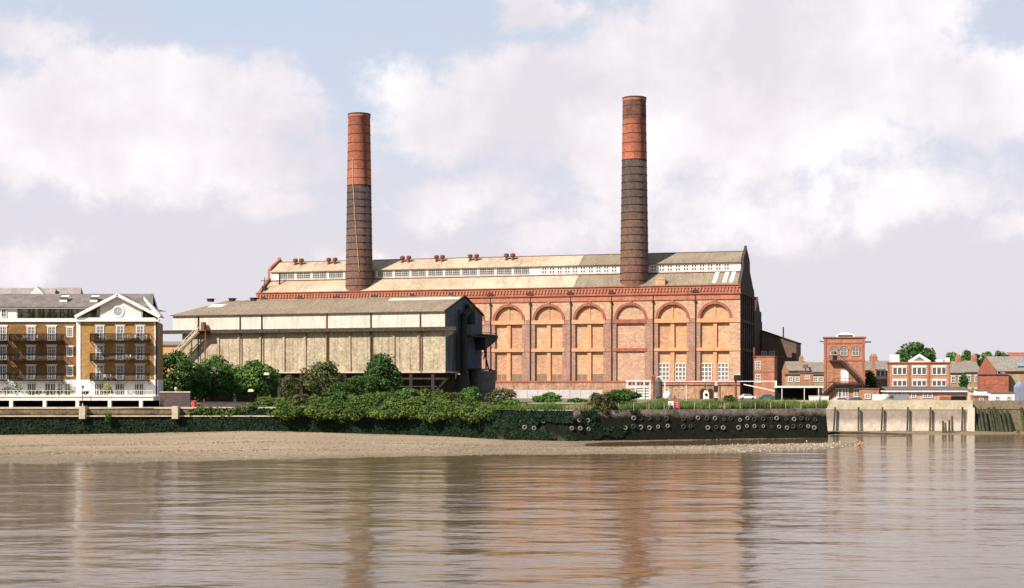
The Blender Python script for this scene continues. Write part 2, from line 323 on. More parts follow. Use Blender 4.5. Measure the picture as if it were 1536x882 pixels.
# water
m = bpy.data.materials.new('river_water'); ntw, Nw, Lw = nodes(m)
o_ = Nw.new('ShaderNodeOutputMaterial'); pb = Nw.new('ShaderNodeBsdfPrincipled'); Lw.new(pb.outputs[0], o_.inputs[0])
pb.inputs['Base Color'].default_value = (.10,.060,.026,1); pb.inputs['Roughness'].default_value = .11; pb.inputs['IOR'].default_value = 1.29; pb.inputs['Specular IOR Level'].default_value = .5
tcw = Nw.new('ShaderNodeTexCoord'); hh = None
for (sx_, sy_, amp, det, rot) in ((.30,.6,.62,3,.1),(.9,1.9,.15,3,-.2),(.09,.15,2.3,2,.2),(.5,.35,.3,2,.5),(.03,.05,1.6,1,-.2)):
    mp = Nw.new('ShaderNodeMapping'); mp.inputs['Scale'].default_value = (sx_, sy_, 1); mp.inputs['Rotation'].default_value = (0,0,rot); Lw.new(tcw.outputs['Object'], mp.inputs[0])
    nn = Nw.new('ShaderNodeTexNoise'); nn.inputs['Scale'].default_value = 1; nn.inputs['Detail'].default_value = det; nn.inputs['Roughness'].default_value = .5; Lw.new(mp.outputs[0], nn.inputs['Vector'])
    mu = Nw.new('ShaderNodeMath'); mu.operation = 'MULTIPLY'; Lw.new(nn.outputs['Fac'], mu.inputs[0]); mu.inputs[1].default_value = amp
    if hh is None: hh = mu.outputs[0]
    else:
        ad = Nw.new('ShaderNodeMath'); Lw.new(hh, ad.inputs[0]); Lw.new(mu.outputs[0], ad.inputs[1]); hh = ad.outputs[0]
bpw = Nw.new('ShaderNodeBump'); wp = Nw.new('ShaderNodeMapping'); wp.inputs['Scale'].default_value = (.012,.03,1); Lw.new(tcw.outputs['Object'], wp.inputs[0]); wn_ = Nw.new('ShaderNodeTexNoise'); wn_.inputs['Detail'].default_value = 3; wn_.inputs['Scale'].default_value = 1; Lw.new(wp.outputs[0], wn_.inputs['Vector'])
wr = Nw.new('ShaderNodeMapRange'); Lw.new(wn_.outputs['Fac'], wr.inputs['Value']); wr.inputs['From Min'].default_value = .35; wr.inputs['From Max'].default_value = .65; wr.inputs['To Min'].default_value = .55; wr.inputs['To Max'].default_value = 1.35; Lw.new(wr.outputs[0], bpw.inputs['Strength']); bpw.inputs['Distance'].default_value = .13; Lw.new(hh, bpw.inputs['Height']); Lw.new(bpw.outputs[0], pb.inputs['Normal'])
M['water'] = m
tag(MB().poly([(-700,-150,0),(700,-150,0),(700,320,0),(-700,320,0)]).build('water', m), kind='structure')
# foreshore: gravel and mud between the embankment and the low-tide line
def interp(tab, x):
    for (a, p), (b, q) in zip(tab, tab[1:]):
        if a <= x <= b: return p + (q-p)*(x-a)/(b-a)
    return tab[0][1] if x < tab[0][0] else tab[-1][1]
EDGE = [(-160,162),(0,165),(230,169),(384,174),(600,181),(768,187),(1000,190),(1120,194),(1230,201),(1262,208),(1300,216),(1330,228)]
WZ = [(-160,.3),(0,.3),(200,.55),(380,1.0),(520,.7),(650,.45),(760,.18),(900,.06),(1100,.05),(1330,.0)]
SPIT = [(-160,0),(700,0),(860,.12),(1000,.22),(1150,.26),(1240,.22),(1275,.05),(1330,-.2)]
def bz(u, Y):
    Yb = interp([(a, b) for a, b in BASE] + [(1330, 250)], u) + 1; Ye = interp(EDGE, u) + 2.0*mnoise.noise((u*.02, 3.3, 0)); wz = interp(WZ, u)
    t = (Y - Ye) / max(1, (Yb - Ye))
    z = wz * max(0, min(1, t))**.8 if t >= 0 else t * 1.6
    sp = interp(SPIT, u); z += sp * math.exp(-((t-.28)/.2)**2)
    if t > .1 and u > 850: z -= .18 * math.exp(-((t-.68)/.22)**2) * min(1, (u-850)/80)
    z += .05*mnoise.noise((at(u, Y)*.2, Y*.12, 0)) + .025*mnoise.noise((at(u, Y)*.7, Y*.5, 4))
    return z
us = [-140 + 12*i for i in range(123)]; ts_ = [i/60 for i in range(61)]
vs = []
for u in us:
    Yb = interp([(a, b) for a, b in BASE] + [(1330, 250)], u) + 1.5; Ye = interp(EDGE, u) - 14
    for t in ts_:
        Y = Ye + (Yb - Ye)*t; vs.append((at(u, Y), Y, bz(u, Y)))
n_ = len(ts_); fs = [(i*n_+j, (i+1)*n_+j, (i+1)*n_+j+1, i*n_+j+1) for i in range(len(us)-1) for j in range(n_-1)]
M['mud'] = mat('foreshore_gravel', (.315,.235,.155), (.25,.185,.122), .06, 2.2, .5, (.19,.14,.09), .5, ss=(.07,.35,1), bump=.5, rough=.8, zband=(.12, .5, (.115,.082,.05), .5))
o = MB().add(vs, fs).build('foreshore', M['mud'], fix=False, smooth=True); tag(o, kind='structure')
# ground behind the walls: one sheet to the horizon
front = [(at(u, Y), Y) for u, Y in TOPLINE]
front = [(-6000, 250.6)] + front + [(at(1238.5,247)+.4, 266.8), (at(1600,269), 268.8), (6000, 268.8)]
g = MB()
for (x0, y0), (x1, y1) in zip(front, front[1:]): g.poly([(x0,y0,G),(x1,y1,G),(x1*1.0,9000,G),(x0*1.0,9000,G)])
tag(g.build('ground', M['earth']), kind='structure')
# tarmac yard in front of the station and along the right bank
tag(MB().poly([(at(1090,300),300,G+.006),(at(1700,285),285,G+.006),(at(1900,470),470,G+.006),(at(1120,400),400,G+.006)]).build('works_yard', M['asphalt']), kind='structure')

def wall(name, label, pts_b, pts_t, z0, z1, m, thick=.9, cat='river wall', cop=None, steps=None):
    """battered river wall following the bank: base line pts_b, top line pts_t"""
    t = thing(name, label, cat, (0,0,0)); mb = MB()
    for (b0, b1), (t0, t1) in zip(zip(pts_b, pts_b[1:]), zip(pts_t, pts_t[1:])):
        vs = [(*b0, z0), (*b1, z0), (b1[0], b1[1]+thick+1, z0), (b0[0], b0[1]+thick+1, z0), (*t0, z1), (*t1, z1), (t1[0], t1[1]+thick, z1), (t0[0], t0[1]+thick, z1)]
        mb.add(vs, [(4,5,6,7),(0,1,5,4),(1,2,6,5),(2,3,7,6),(3,0,4,7)])
    mb.build('wall_face', m, t, fix=False)
    if cop:
        mc = MB()
        for t0, t1 in zip(pts_t, pts_t[1:]):
            vs = []
            for z in (z1+.003, z1+cop[1]):
                vs += [(t0[0], t0[1]-.15, z), (t1[0], t1[1]-.15, z), (t1[0], t1[1]+thick+.1, z), (t0[0], t0[1]+thick+.1, z)]
            mc.add(vs, [(0,3,2,1),(4,5,6,7),(0,1,5,4),(1,2,6,5),(2,3,7,6),(3,0,4,7)])
        mc.build('coping', cop[0], t, fix=False)
    return t
bl = [(at(u, Y), Y) for u, Y in BASE]; tl = [(at(u, Y), Y) for u, Y in TOPLINE]
emb = wall('embankment_wall', 'long brown brick embankment wall with green lower face below the flats and trees', bl[:4], tl[:4], -.5, G-.15, M['tidebrick'], cop=(M['coping'], .3))
led = MB()
for a, b in zip(bl[:3], bl[1:4]): led.add([(a[0],a[1]-.1,3.35),(b[0],b[1]-.1,3.35),(b[0],b[1]+1,3.35),(a[0],a[1]+1,3.35),(a[0],a[1]-.1,3.55),(b[0],b[1]-.1,3.55),(b[0],b[1]+1,3.55),(a[0],a[1]+1,3.55)], [(0,3,2,1),(4,5,6,7),(0,1,5,4),(1,2,6,5),(2,3,7,6),(3,0,4,7)])
led.build('string_ledge', M['coping'], emb, fix=False)
for u in (124, 263):
    MB().box(at(u,250)-.5, at(u,250)+.5, 249.55, 251.4, 3.0, G+.3).build('pier', M['coping'], emb)
wall('river_wall', 'dark algae covered wall under the hanging ivy, between the gravel beach and the shrubs', bl[3:8], tl[3:8], -.5, G-.1, M['tidedark'])
quay = wall('quay_wall', 'dark quay wall with a grey concrete top band and rows of tyres along it', bl[7:], tl[7:], -.5, G, M['quay'])
# battered end of the quay
e0, e1 = bl[-1], tl[-1]
MB().add([(e0[0],e0[1],-.5),(e0[0]+.2,268,-.5),(e1[0]+.1,268,G),(e1[0],e1[1],G),(e0[0]-3,e0[1]+1,-.5),(e0[0]-3,268,-.5),(e1[0]-3,268,G-.02),(e1[0]-3,e1[1]+1,G-.02)], [(0,1,2,3),(3,2,6,7)]).build('quay_end_face', M['quay'], quay, fix=False)

# creek wall on the right: pale concrete with a flood parapet
cw = thing('creek_wall', 'pale concrete creek wall with a light parapet and dark timber fenders, right of the quay', 'river wall', (0,0,0))
xa, xb = at(1238.5,247)-3, at(1458,267)
MB().box(xa, xb, 266.6, 267.6, -.8, 4.25).build('wall_face', M['stainband'], cw)
MB().box(at(1150,267), xb, 266.53, 267.7, 4.253, 5.9).build('parapet', M['concstain'], cw)
MB().box(xb-.9, xb+.15, 265.9, 267.65, -.8, 4.6).build('end_pier', M['concrete'], cw)
pw = thing('piled_wall', 'brown brick wall above green timber piles at the right edge', 'river wall', (0,0,0))
MB().box(xb+.15, at(1640,269), 268, 269.2, -.8, 4.3).build('wall_face', M['pilewall'], pw)
MB().box(xb+.15, at(1640,269), 267.9, 269.3, 4.303, 5.85).build('parapet', mat('brown_parapet', (.25,.185,.13), (.18,.14,.10), .5, 2, .35, (.13,.11,.07), .5), pw)
# mud apron at the foot of the creek wall
vs = []; xs = [at(1247,262) + i*1.2 for i in range(48)]
for x in xs:
    for j in range(9):
        t = j/8; Y = 257 + 12*t; vs.append((x, Y, -.25 + .95*t**1.1 + .06*mnoise.noise((x*.4, Y*.4, 2)) - .35*max(0, (x-82)/14)))
tag(MB().add(vs, [(i*9+j, (i+1)*9+j, (i+1)*9+j+1, i*9+j+1) for i in range(47) for j in range(8)]).build('creek_mud', mat('creek_mud', (.21,.155,.095), (.16,.115,.07), .3, 1.5, .3, bump=.4, rough=.7), fix=False, smooth=True), kind='structure')
# fender posts and stakes
fp = [(1253,-8),(1288,-1),(1324,-6),(1362,-4),(1396,-4),(1444,-4)]
for i, (u, lean) in enumerate(fp):
    mb = MB(); x = at(u, 266); mb.beam((x + lean*.118*.4, 265.9, -.3), (x, 266.05, 4.7), .27, .25)
    tag(mb.build('fender_post', M['timber']), 'dark timber fender post against the pale creek wall, %s from the quay end' % ORD[i], 'fender post', 'fender posts on the pale creek wall')
for i, (u, v) in enumerate([(1415,631),(1419,634),(1424,630),(1429,624)]):
    x = at(u, 263.5); mb = MB(); mb.tube((x, 263.6, -.5), (x+rnd.uniform(-.1,.1), 263.6, zat(v, 263.6)), .22, .18, 7)
    tag(mb.build('mooring_stake', M['timber']), 'short leaning wooden stake standing off the creek wall, %s from the left of four' % ORD[i], 'stake', 'stakes off the creek wall')
pl = [1461,1467,1472,1478,1484,1488,1492,1495,1498,1504,1512,1533]
for i, u in enumerate(pl):
    x = at(u, 267); d = rnd.uniform(.5,.95); mb = MB(); mb.tube((x + d*.6, 266.6 - d, -.6), (x, 267.5, rnd.uniform(4.0,4.7)), .30, .25, 8)
    tag(mb.build('timber_pile', M['pilegreen']), 'green algae covered timber pile leaning on the brown wall, %s from the left' % ORD[i], 'pile', 'timber piles on the brown wall')
tag(MB().tube((at(1527,264),264,-.5),(at(1527,264),264,.75),.3,.25,8).build('mooring_stake', M['timber']), 'stub of a rotted pile standing alone at the right edge of the river', 'stake')
mb = MB(); mb.beam((at(1246,258), 258.5, .38), (at(1300,258), 258, .32), .5, .4); mb.beam((at(1300,258), 258, .32), (at(1368,255.5), 255.5, .16), .45, .35)
tag(mb.build('timber_boom', M['timber']), 'long dark timber boom lying at the foot of the pale creek wall', 'timber boom')
# ------------------------------------------------------------------ power station
TH = R(15.73); PX, PY = 62.2, 409.0; LEN = 143.9
ps = thing('power_station', 'huge brick power station with tall blind arches and long glazed roof', 'power station', (PX, PY, G), -TH)
def sfac(u, b=0):          # distance along the front from its right corner for a sighting u at depth b
    u -= CU; X0 = PX + sin(TH)*b; Y0 = PY + cos(TH)*b
    return (F*X0 - u*Y0) / (F*cos(TH) + u*sin(TH))
def P(name, mb, m, parent=ps, **k): return mb.build(name, m, parent, **k)
PITCH = 11.75
WIN = {}
def window(parent, x, y, z, w, h, nx, nz, fm, gm, fw=.14, bar=.07, d=.14, name='window', top=None, shut=None, key=''):
    """glazed window facing -y: a frame with bars, and its pane as a sub-part"""
    k = (round(w,2), round(h,2), nx, nz, fm, gm, fw, bar, top, key)
    if k not in WIN:
        a = MB(); a.box(-w/2, w/2, -d, .02, 0, fw); a.box(-w/2, w/2, -d, .02, h-fw, h); a.box(-w/2, -w/2+fw, -d, .02, fw, h-fw); a.box(w/2-fw, w/2, -d, .02, fw, h-fw)
        for i in range(1, nx):
            x_ = -w/2 + w*i/nx; bb = bar*2 if (nx % 2 == 0 and i == nx//2 and nx > 3) else bar
            a.box(x_-bb/2, x_+bb/2, -d*.6, .02, fw, h-fw)
        for j in range(1, nz):
            z_ = h*j/nz; a.box(-w/2+fw, w/2-fw, -d*.55, .01, z_-bar/2, z_+bar/2)
        if top: a.box(-w/2-.18, w/2+.18, -d*1.3, .02, h+.003, h+top)
        p = MB().box(-w/2+fw*.5, w/2-fw*.5, -.05, .03, fw*.5, h-fw*.5)
        WIN[k] = (a.data(name, fm), p.data('pane', gm))
    f, p = WIN[k]; o = link(name, f, parent, (x, y, z)); link('pane', p, o); return o

FP = M['orange']
P('front_wall', MB().box(-LEN+.8, -.8, .9, 1.8, 0, 30.2), M['pink'])
P('plinth', MB().box(-LEN, 0, -.15, .9, 0, 4.4), M['plinth'])
P('sill_course', MB().box(-LEN, .05, -.3, .9, 4.403, 4.9), M['darkred'])
sp = MB()
NA = 22
for k in range(12):
    c = -(6.9 + PITCH*k); l, r = c - PITCH/2, c + PITCH/2; Ri, Ro, zs, zt = 3.98, 4.72, 22.0, 27.2
    blind = (k == 2)
    # spandrel brickwork round the arch head
    pts = [(c + Ro*cos(pi*i/NA), zs + Ro*sin(pi*i/NA)) for i in range(NA+1)]
    for (x0, z0), (x1, z1) in zip(pts, pts[1:]):
        sp.add([(x0,.1,z0),(x1,.1,z1),(x1,.1,zt),(x0,.1,zt)], [(0,1,2,3)])
    for a, b in ((l, c-Ro), (c+Ro, r)): sp.add([(a,.1,zs),(b,.1,zs),(b,.1,zt),(a,.1,zt)], [(0,1,2,3)])
    am = MB(); ring = []
    for i in range(NA+1):
        t = pi*i/NA; ring += [(c+Ro*cos(t), -.1, zs+Ro*sin(t)), (c+Ri*cos(t), -.1, zs+Ri*sin(t)), (c+Ri*cos(t), .9, zs+Ri*sin(t)), (c+Ro*cos(t), .2, zs+Ro*sin(t))]
    for i in range(NA):
        a, b = i*4, i*4+4
        am.add([ring[j] for j in (a, a+1, b+1, b)], [(0,1,2,3)]); am.add([ring[j] for j in (a+1, a+2, b+2, b+1)], [(0,1,2,3)]); am.add([ring[j] for j in (a+3, a, b, b+3)], [(0,1,2,3)])
    am.prism([(c-.35, zs+Ro-.85), (c+.35, zs+Ro-.85), (c+.5, zs+Ro+.42), (c-.5, zs+Ro+.42)], -.16, .5, 'y')
    P('arch', am, M['darkred'])
    pc = M['infill'] if blind else M['cream']
    P('arch_panel', MB().prism([(c+Ri*cos(pi*i/NA), zs+Ri*sin(pi*i/NA)) for i in range(NA+1)], .74 if not blind else .55, .897, 'y'), M[rnd.choice(('cream','cream2','cream3'))] if not blind else M['pink'])
    if not blind:
        P('mullion', MB().box(c-.16, c+.16, .55, .74, zs, zs+3.9), M['orange'])
    for j, (z0, z1) in enumerate(((14.0, 20.9), (4.9, 13.1))):
        if blind:
            P('blind_panel', MB().box(c-4.0+.3*j, c+4.0, .55-.2*j, .897, z0, z1), M['infill'])
        else:
            for s_ in (-1, 1):
                xa_, xb_ = sorted((c + s_*.52, c + s_*4.0)); zl = z0
                P('blind_panel', MB().box(xa_, xb_, .74, .897, zl, z1), M[rnd.choice(('cream','cream2','cream3'))])
                if j == 1:
                    if k < 2: window(ps, (xa_+xb_)/2 - (.15 if s_ < 0 else .1), .74, 5.0, 3.05, 4.75, 3, 4, M['white'], M['glassg'], .2, .2, .2)
                    elif k > 2: window(ps, (xa_+xb_)/2, .74, 4.95, 3.1, 1.85, 2, 1, M['orange'] if (k + (s_ > 0)) % 2 else M['plinth'], M['glassb'], .1, .12, .1)
    P('string_course', MB().box(c-5.0, c+4.6, -.15, .9, 20.9, 22.0), M['darkred'] if blind else FP)
    P('string_course', MB().box(c-5.0, c+4.6, -.15, .9, 13.1, 14.0), M['darkred'] if blind else FP)
    if not blind:
        P('mullion', MB().box(c-.52, c+.52, .22, .9, 14.0, 20.9), FP); P('mullion', MB().box(c-.52, c+.52, .22, .9, 4.9, 13.1), FP)
    for z0, z1 in ((14.0,20.9),(4.9,13.1)):
        P('pilaster', MB().box(l-1.87, l+1.87, .03, .9, z0, z1), M['purple'])
    for zc in (13.1, 20.9): P('pilaster_band', MB().box(l-1.28, l+.87, -.05, .9, zc, zc+1.0), M['purple'])
    px_ = c - 5.3
    P('drainpipe', MB().tube((px_,-.14,4.95),(px_,-.14,28.6),.15,.15,8).box(px_-.3,px_+.3,-.4,-.0,26.4,26.9), M['iron'])
    if k != 1: P('rain_hopper', MB().prism([(px_+.95*cos(pi*i/8), 29.1+1.0*sin(pi*i/8)) for i in range(9)], -.62, -.1, 'y'), M['soot'])
sp.box(-1.025, 0, .1, .9, 0.01, zt); sp.box(-LEN, l, .1, .9, 0.01, zt)
for za, zb in ((13.1,14.0),(20.9,22.0)): P('string_course', MB().box(-2.296, .06, -.12, .9, za, zb), FP)
P('corner_pier', MB().box(-2.9, -.003, .06, .9, 4.9, 22.0), M['pink'])
P('arcade_wall', sp, M['pink'], fix=False)
P('frieze', MB().box(-LEN, 0, -.18, .9, 27.2, 28.65), M['red'])
P('cornice', MB().box(-LEN-.3, .35, -.5, 1.0, 28.65, 29.0), M['darkred'])
cb_ = MB().box(-LEN, .1, -.12, .8, 29.0, 31.0)
n = int(LEN/.92)
for i in range(n): cb_.box(-LEN+.3+i*.92, -LEN+.3+i*.92+.48, -.4, -.12, 29.5, 30.45)
cb_.box(-LEN, .1, -.42, -.12, 30.45, 30.7)
P('parapet', cb_, M['red']); P('coping', MB().box(-LEN-.1, .2, -.5, .9, 31.003, 31.25), M['darkred'])
# end gables
gp = [(0,0),(0,31.2),(.5,31.9),(7.0,36.3),(7.2,38.9),(8.2,39.6),(14.1,42.3),(14.5,43.1),(14.9,42.3),(20.8,39.6),(21.8,38.9),(22,36.3),(29.5,32.2),(31.5,31.7),(33,30.6),(33,0)]
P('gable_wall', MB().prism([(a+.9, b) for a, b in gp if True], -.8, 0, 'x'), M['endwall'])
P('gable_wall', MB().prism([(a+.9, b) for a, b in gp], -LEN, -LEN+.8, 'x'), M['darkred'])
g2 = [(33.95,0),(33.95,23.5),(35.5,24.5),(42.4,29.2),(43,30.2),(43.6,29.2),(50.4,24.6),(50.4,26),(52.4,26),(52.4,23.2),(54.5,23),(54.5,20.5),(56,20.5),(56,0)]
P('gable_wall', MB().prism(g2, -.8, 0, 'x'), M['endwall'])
ew = MB()
for y in (1.6, 6.4, 11.2, 16, 20.8, 25.6, 31): ew.box(.0, .35, y-.7, y+.7, 0, 29)
for z in (13.1, 21, 28.7): ew.box(0, .45, 1, 34, z, z+.8)
P('end_buttress', ew, M['endwall'])
for y in (4, 8.8, 13.6, 18.4, 23.2):
    for z in (5, 14.4):
        P('end_window', MB().box(.0, .12, y-1.2, y+1.2, z, z+5.5), M['glassd'])
P('rear_wall', MB().box(-LEN, 0, 32.4, 33.2, 0, 30), M['endwall'])
P('roof', MB().slab([(-LEN+.8,34,23.8),(-.8,34,23.8),(-.8,43,29.3),(-LEN+.8,43,29.3)], .2).slab([(-LEN+.8,43,29.3),(-.8,43,29.3),(-.8,56,20.4),(-LEN+.8,56,20.4)], .2), M['roofgrey'])
# main roof
SPL = -sfac(868, 8); XL, XR = -LEN+.8, -.8
for a, b, mm in ((XL, SPL, M['roofpale']), (SPL, XR, M['roofgrey'])):
    P('lower_roof', MB().slab([(a,.85,30.9),(b,.85,30.9),(b,8.1,35.35),(a,8.1,35.35)], .18), mm)
    P('upper_roof', MB().slab([(a,7.4,37.95),(b,7.4,37.95),(b,14.5,41.45),(a,14.5,41.45)], .18), mm)
    P('rear_roof', MB().slab([(a,14.5,41.45),(b,14.5,41.45),(b,21.8,37.9),(a,21.8,37.9)], .18).slab([(a,21,35.3),(b,21,35.3),(b,32,31),(a,32,31)], .18), mm)
P('ridge_capping', MB().beam((XL,14.5,41.5),(XR,14.5,41.5),.5,.15), M['rust'])
P('clerestory', MB().box(XL, XR, 8.0, 8.3, 35.0, 37.9).box(XL, XR, 20.7, 21, 35, 37.9), M['white'])
P('gutter', MB().box(XL, XR, 7.55, 7.95, 35.2, 35.42), M['rust'])
sL, sS = sfac(418, 8), sfac(812, 8)
x = -sL + 2.9
while x < -sS - 2.4:
    window(ps, x, 8.0, 35.72, 4.75, 1.95, 8, 3, M['white'], M['glassm'], .12, .055, .12, name='clerestory_window'); x += 5.25
x = -sS + .9
while x < -2.9:
    window(ps, x, 8.0, 35.75, 1.6, 1.85, 2, 2, M['white'], M['glassm'], .18, .26, .12, name='clerestory_window'); x += 2.28
# roof ventilators in pairs
for u in (443.5, 452.5, 493.5, 503, 604, 613.5, 655, 664, 705.5, 715, 760, 769.5):
    s_ = sfac(u, 12.6); mb = MB(); mb.lathe([(.42,0),(.38,.75),(.5,.8),(.72,.95),(.78,1.2),(.72,1.5),(.85,1.55),(.62,1.75),(.05,1.95)], 10)
    mb.lathe([(.55,-.3),(.45,.05)], 8, closed=False); P('roof_ventilator', mb, M['rust'], loc=(-s_, 12.4, 40.45))
# light strips, hatch and clutter on the right end of the lower roof
for u in (1073, 1088, 1098):
    s_ = sfac(u, 4.5); P('skylight', MB().slab([(-s_-.55,2.2,31.95),(-s_+.55,2.2,31.95),(-s_+.75,7.6,35.25),(-s_-.35,7.6,35.25)], .1), M['clean'])
s_ = sfac(992, 2.5); P('roof_hatch', MB().box(-s_-1.5,-s_+1.2,1.6,3.6,31,33.0).prism([(-s_-1.7,33.003),(-s_+1.4,33.003),(-s_-.2,33.9)],1.5,3.7,'y'), M['cream'])
# clutter on the left end
s_ = sfac(397, 3)
mb = MB(); mb.tube((-s_,3,31),(-s_,3,36),.12); mb.tube((-s_-1.3,3,35),(-s_+1.2,3,35),.1); mb.box(-s_-.7,-s_+.5,2.5,3.6,31,33.4)
P('roof_mast', mb, M['iron']); P('flue_pipe', MB().tube((-s_+3.5,6,33.5),(-s_+3.5,6,37.5),.25), M['iron'])

# ------------------------------------------------------------------ the two chimneys
def chimney(u, b, vtop, vband, label, crest):
    s_ = sfac(u, b); X = PX - cos(TH)*s_ + sin(TH)*b; Y = PY + sin(TH)*s_ + cos(TH)*b
    t = thing('chimney', label, 'chimney', (X, Y, G)); zt = zat(vtop, Y) - G; zb = zat(vband, Y) - G
    rad = lambda z: 4.07 + (3.22 - 4.07)*(z - 31)/(zt - 31)
    MB().lathe([(rad(0),0),(rad(zb),zb)], 40).build('lower_shaft', M['stacksoot'], t, smooth=False)
    up = MB().lathe([(rad(zb)+.04,zb),(rad(zt-1.2),zt-1.2),(rad(zt)+.12,zt-1.1),(rad(zt)+.12,zt),(rad(zt)-.5,zt),(rad(zt)-.6,zt-4)], 40, closed=False); up.build('upper_shaft', M['stackred'], t)
    for nm in t.children:
        for p in nm.data.polygons: p.use_smooth = abs(p.normal.z) < .5
    z = 33.0; i = 0
    while z < zt - 1:
        MB().lathe([(rad(z)+.0,-.06),(rad(z)+.09,-.06),(rad(z)+.09,.1),(rad(z)+.0,.1)], 40, closed=False).build('iron_band', M['iron'] if z < zb else M['soot'], t, (0,0,z))
        z += 2.12 if z < zb else 2.6
    if crest: MB().lathe([(rad(zt-6)+.03,zt-6.2),(rad(zt-3)+.05,zt-3),(rad(zt-1.3)+.03,zt-1.25)], 40, closed=False).build('sooty_rim', mat('rim_soot', (.2,.08,.055), (.09,.05,.045), .5, 1.2, .4, (.06,.04,.035), .8), t, smooth=True)
    MB().lathe([(rad(zt)+.18,zt-.35),(rad(zt)+.18,zt+.05)], 40, closed=False).build('top_rim', M['soot'], t)
    lad = MB()
    for a in (R(-62), R(-53)):
        lad.path([((rad(z)+.22)*cos(a), (rad(z)+.22)*sin(a), z) for z in (31, zb, zt)], .05, 5)
    z = 31
    while z < zt: lad.beam(((rad(z)+.22)*cos(R(-62)), (rad(z)+.22)*sin(R(-62)), z), ((rad(z)+.22)*cos(R(-53)), (rad(z)+.22)*sin(R(-53)), z), .05); z += 1.0
    lad.build('ladder', M['iron'], t)
    MB().lathe([(.01,zt-1.5),(rad(zt)-.5,zt-1.5)], 24, closed=False).build('flue_mouth', M['void'], t)
    return t, rad, zb
c1, rd, zb1 = chimney(538.8, 5.3, 171.5, 278.5, 'tall brick chimney with bright red upper half, left of the two stacks', False)
pts = []
for a, z in ((-118,70),(-113,62),(-106,56),(-100,50),(-92,44),(-84,37)): pts.append((( rd(z)+.12)*cos(R(a)), (rd(z)+.12)*sin(R(a)), z))
MB().path(pts, .13, 5).build('pale_streak', M['pink'], c1)
chimney(951.5, 5.3, 147, 240.3, 'tall brick chimney with a sooty crown, right of the two stacks', True)

# ------------------------------------------------------------------ station annexes on the right
def pcoord(u, b):          # station-frame x for a sighting u at depth b
    return -sfac(u, b)
an = thing('station_annex', 'dark brick annex with a sloping roof in the shade of the station end wall', 'annex', (PX, PY, G), -TH)
xr = pcoord(1194.5, 50)
MB().prism([(.3,0),(xr,0),(xr,16.6),(.3,20.4)], 50, 66, 'y').build('brick_wall', M['annex'], an)
MB().slab([(.3,49.6,20.5),(xr+.3,49.6,16.7),(xr+.3,66,16.7),(.3,66,20.5)], .3).build('roof', M['dark'], an)
for u, v in ((1146,529),(1158,529)): window(an, pcoord(u, 50), 50, 11.6, 1.7, 2.4, 2, 3, M['white'], M['glassg'], .12, .1)
for u in (1150, 1166, 1180): window(an, pcoord(u, 50), 50, 5.2, 1.6, 2.4, 2, 3, M['tankgrey'], M['glassd'], .12, .1)
MB().tube((pcoord(1174,50),52,17.5),(pcoord(1174,50),52,21.4),.2).build('flue_pipe', M['iron'], an)
hu = thing('brick_switch_house', 'small sunlit orange brick block with two white windows beside the station end wall', 'brick building', (PX, PY, G), -TH)
xl, xr = pcoord(1130.5, 4), pcoord(1161.5, 4)
MB().box(xl, xr, 4, 12, 0, 11.4).build('brick_wall', M['rbrick'], hu)
MB().box(xl-.15, xr+.15, 3.85, 12.1, 11.403, 11.7).box(xl-.05, xr+.05, 3.95, 4.0, 7.2, 7.45).build('coping', M['darkred'], hu)
for z in (8.0, 4.3): window(hu, xl+1.25, 4, z, 1.5, 2.3, 3, 3, M['white'], M['glassd'], .12, .09)
MB().tube((xl+.2,3.8,11.4),(xl+.2,3.8,14),.25).build('vent_pipe', M['rust'], hu)
pg = thing('pipe_gantry', 'white pipe bridge on a tall post in front of the switch house', 'pipe gantry', (PX, PY, G), -TH)
xa_, xb_ = pcoord(1062, -2), pcoord(1163.5, -2)
MB().beam((xa_-14,-1.2,4.7),(xb_,-1.2,4.75),.22,.2).build('cross_beam', M['clean'], pg)
MB().box(xb_-.3, xb_+.25, -1.5, -.95, 0, 4.9).build('post', M['clean'], pg)
MB().beam((pcoord(1115,-2),-1.2,3.9),(xb_-.2,-1.2,2.1),.2,.25).build('brace', M['clean'], pg)
MB().beam((pcoord(1075,-2),-1.2,0),(pcoord(1075,-2),-1.2,4.7),.2).build('post', M['clean'], pg)
# ------------------------------------------------------------------ coal shed
SX, SY, ST = -17.9, 400.0, R(19)
sh = thing('coal_shed', 'long pale coal shed on stilts with a grey pitched roof and dark gable end', 'industrial shed', (SX*.75, SY*.75, G+1.0), -ST); sh.scale = (.75,.75,.75)   # drawn in survey units, three quarters of a metre each
def sx_(u, b=0):
    u -= CU; X0 = SX + sin(ST)*b; Y0 = SY + cos(ST)*b
    return -((F*X0 - u*Y0) / (F*cos(ST) + u*sin(ST)))
def S(name, mb, m, **k): return mb.build(name, m, sh, **k)
xe = sx_(259.5); W_ = 28.6
S('upper_wall', MB().box(xe, 0, 0, W_, 19.3, 23.55), M['shedwhite'])
wl = sx_(272)
S('lower_wall', MB().box(wl, -.05, .45, W_-.5, 7.4, 18.6), M['shedwall'])
S('bottom_ledge', MB().box(wl, .1, .1, W_, 7.0, 7.396), M['coping'])
S('gutter_canopy', MB().box(sx_(242), 3.6, -1.1, .6, 18.25, 19.25), M['moss'])
S('roof', MB().slab([(xe-.7,-.7,23.5),(.15,-.7,23.5),(.15,14.3,28.2),(xe+8.6,14.3,28.2)], .22).slab([(xe+8.6,14.3,28.2),(.15,14.3,28.2),(.15,W_+.7,23.5),(xe-.7,W_+.7,23.5)], .22)
  .add([(xe-.7,-.7,23.5),(xe+8.6,14.3,28.2),(xe-.7,W_+.7,23.5)], [(0,1,2)]), M['shedroof'])
S('ridge_capping', MB().beam((xe+8.6,14.3,28.25),(.15,14.3,28.25),.7,.15), M['shedwall'])
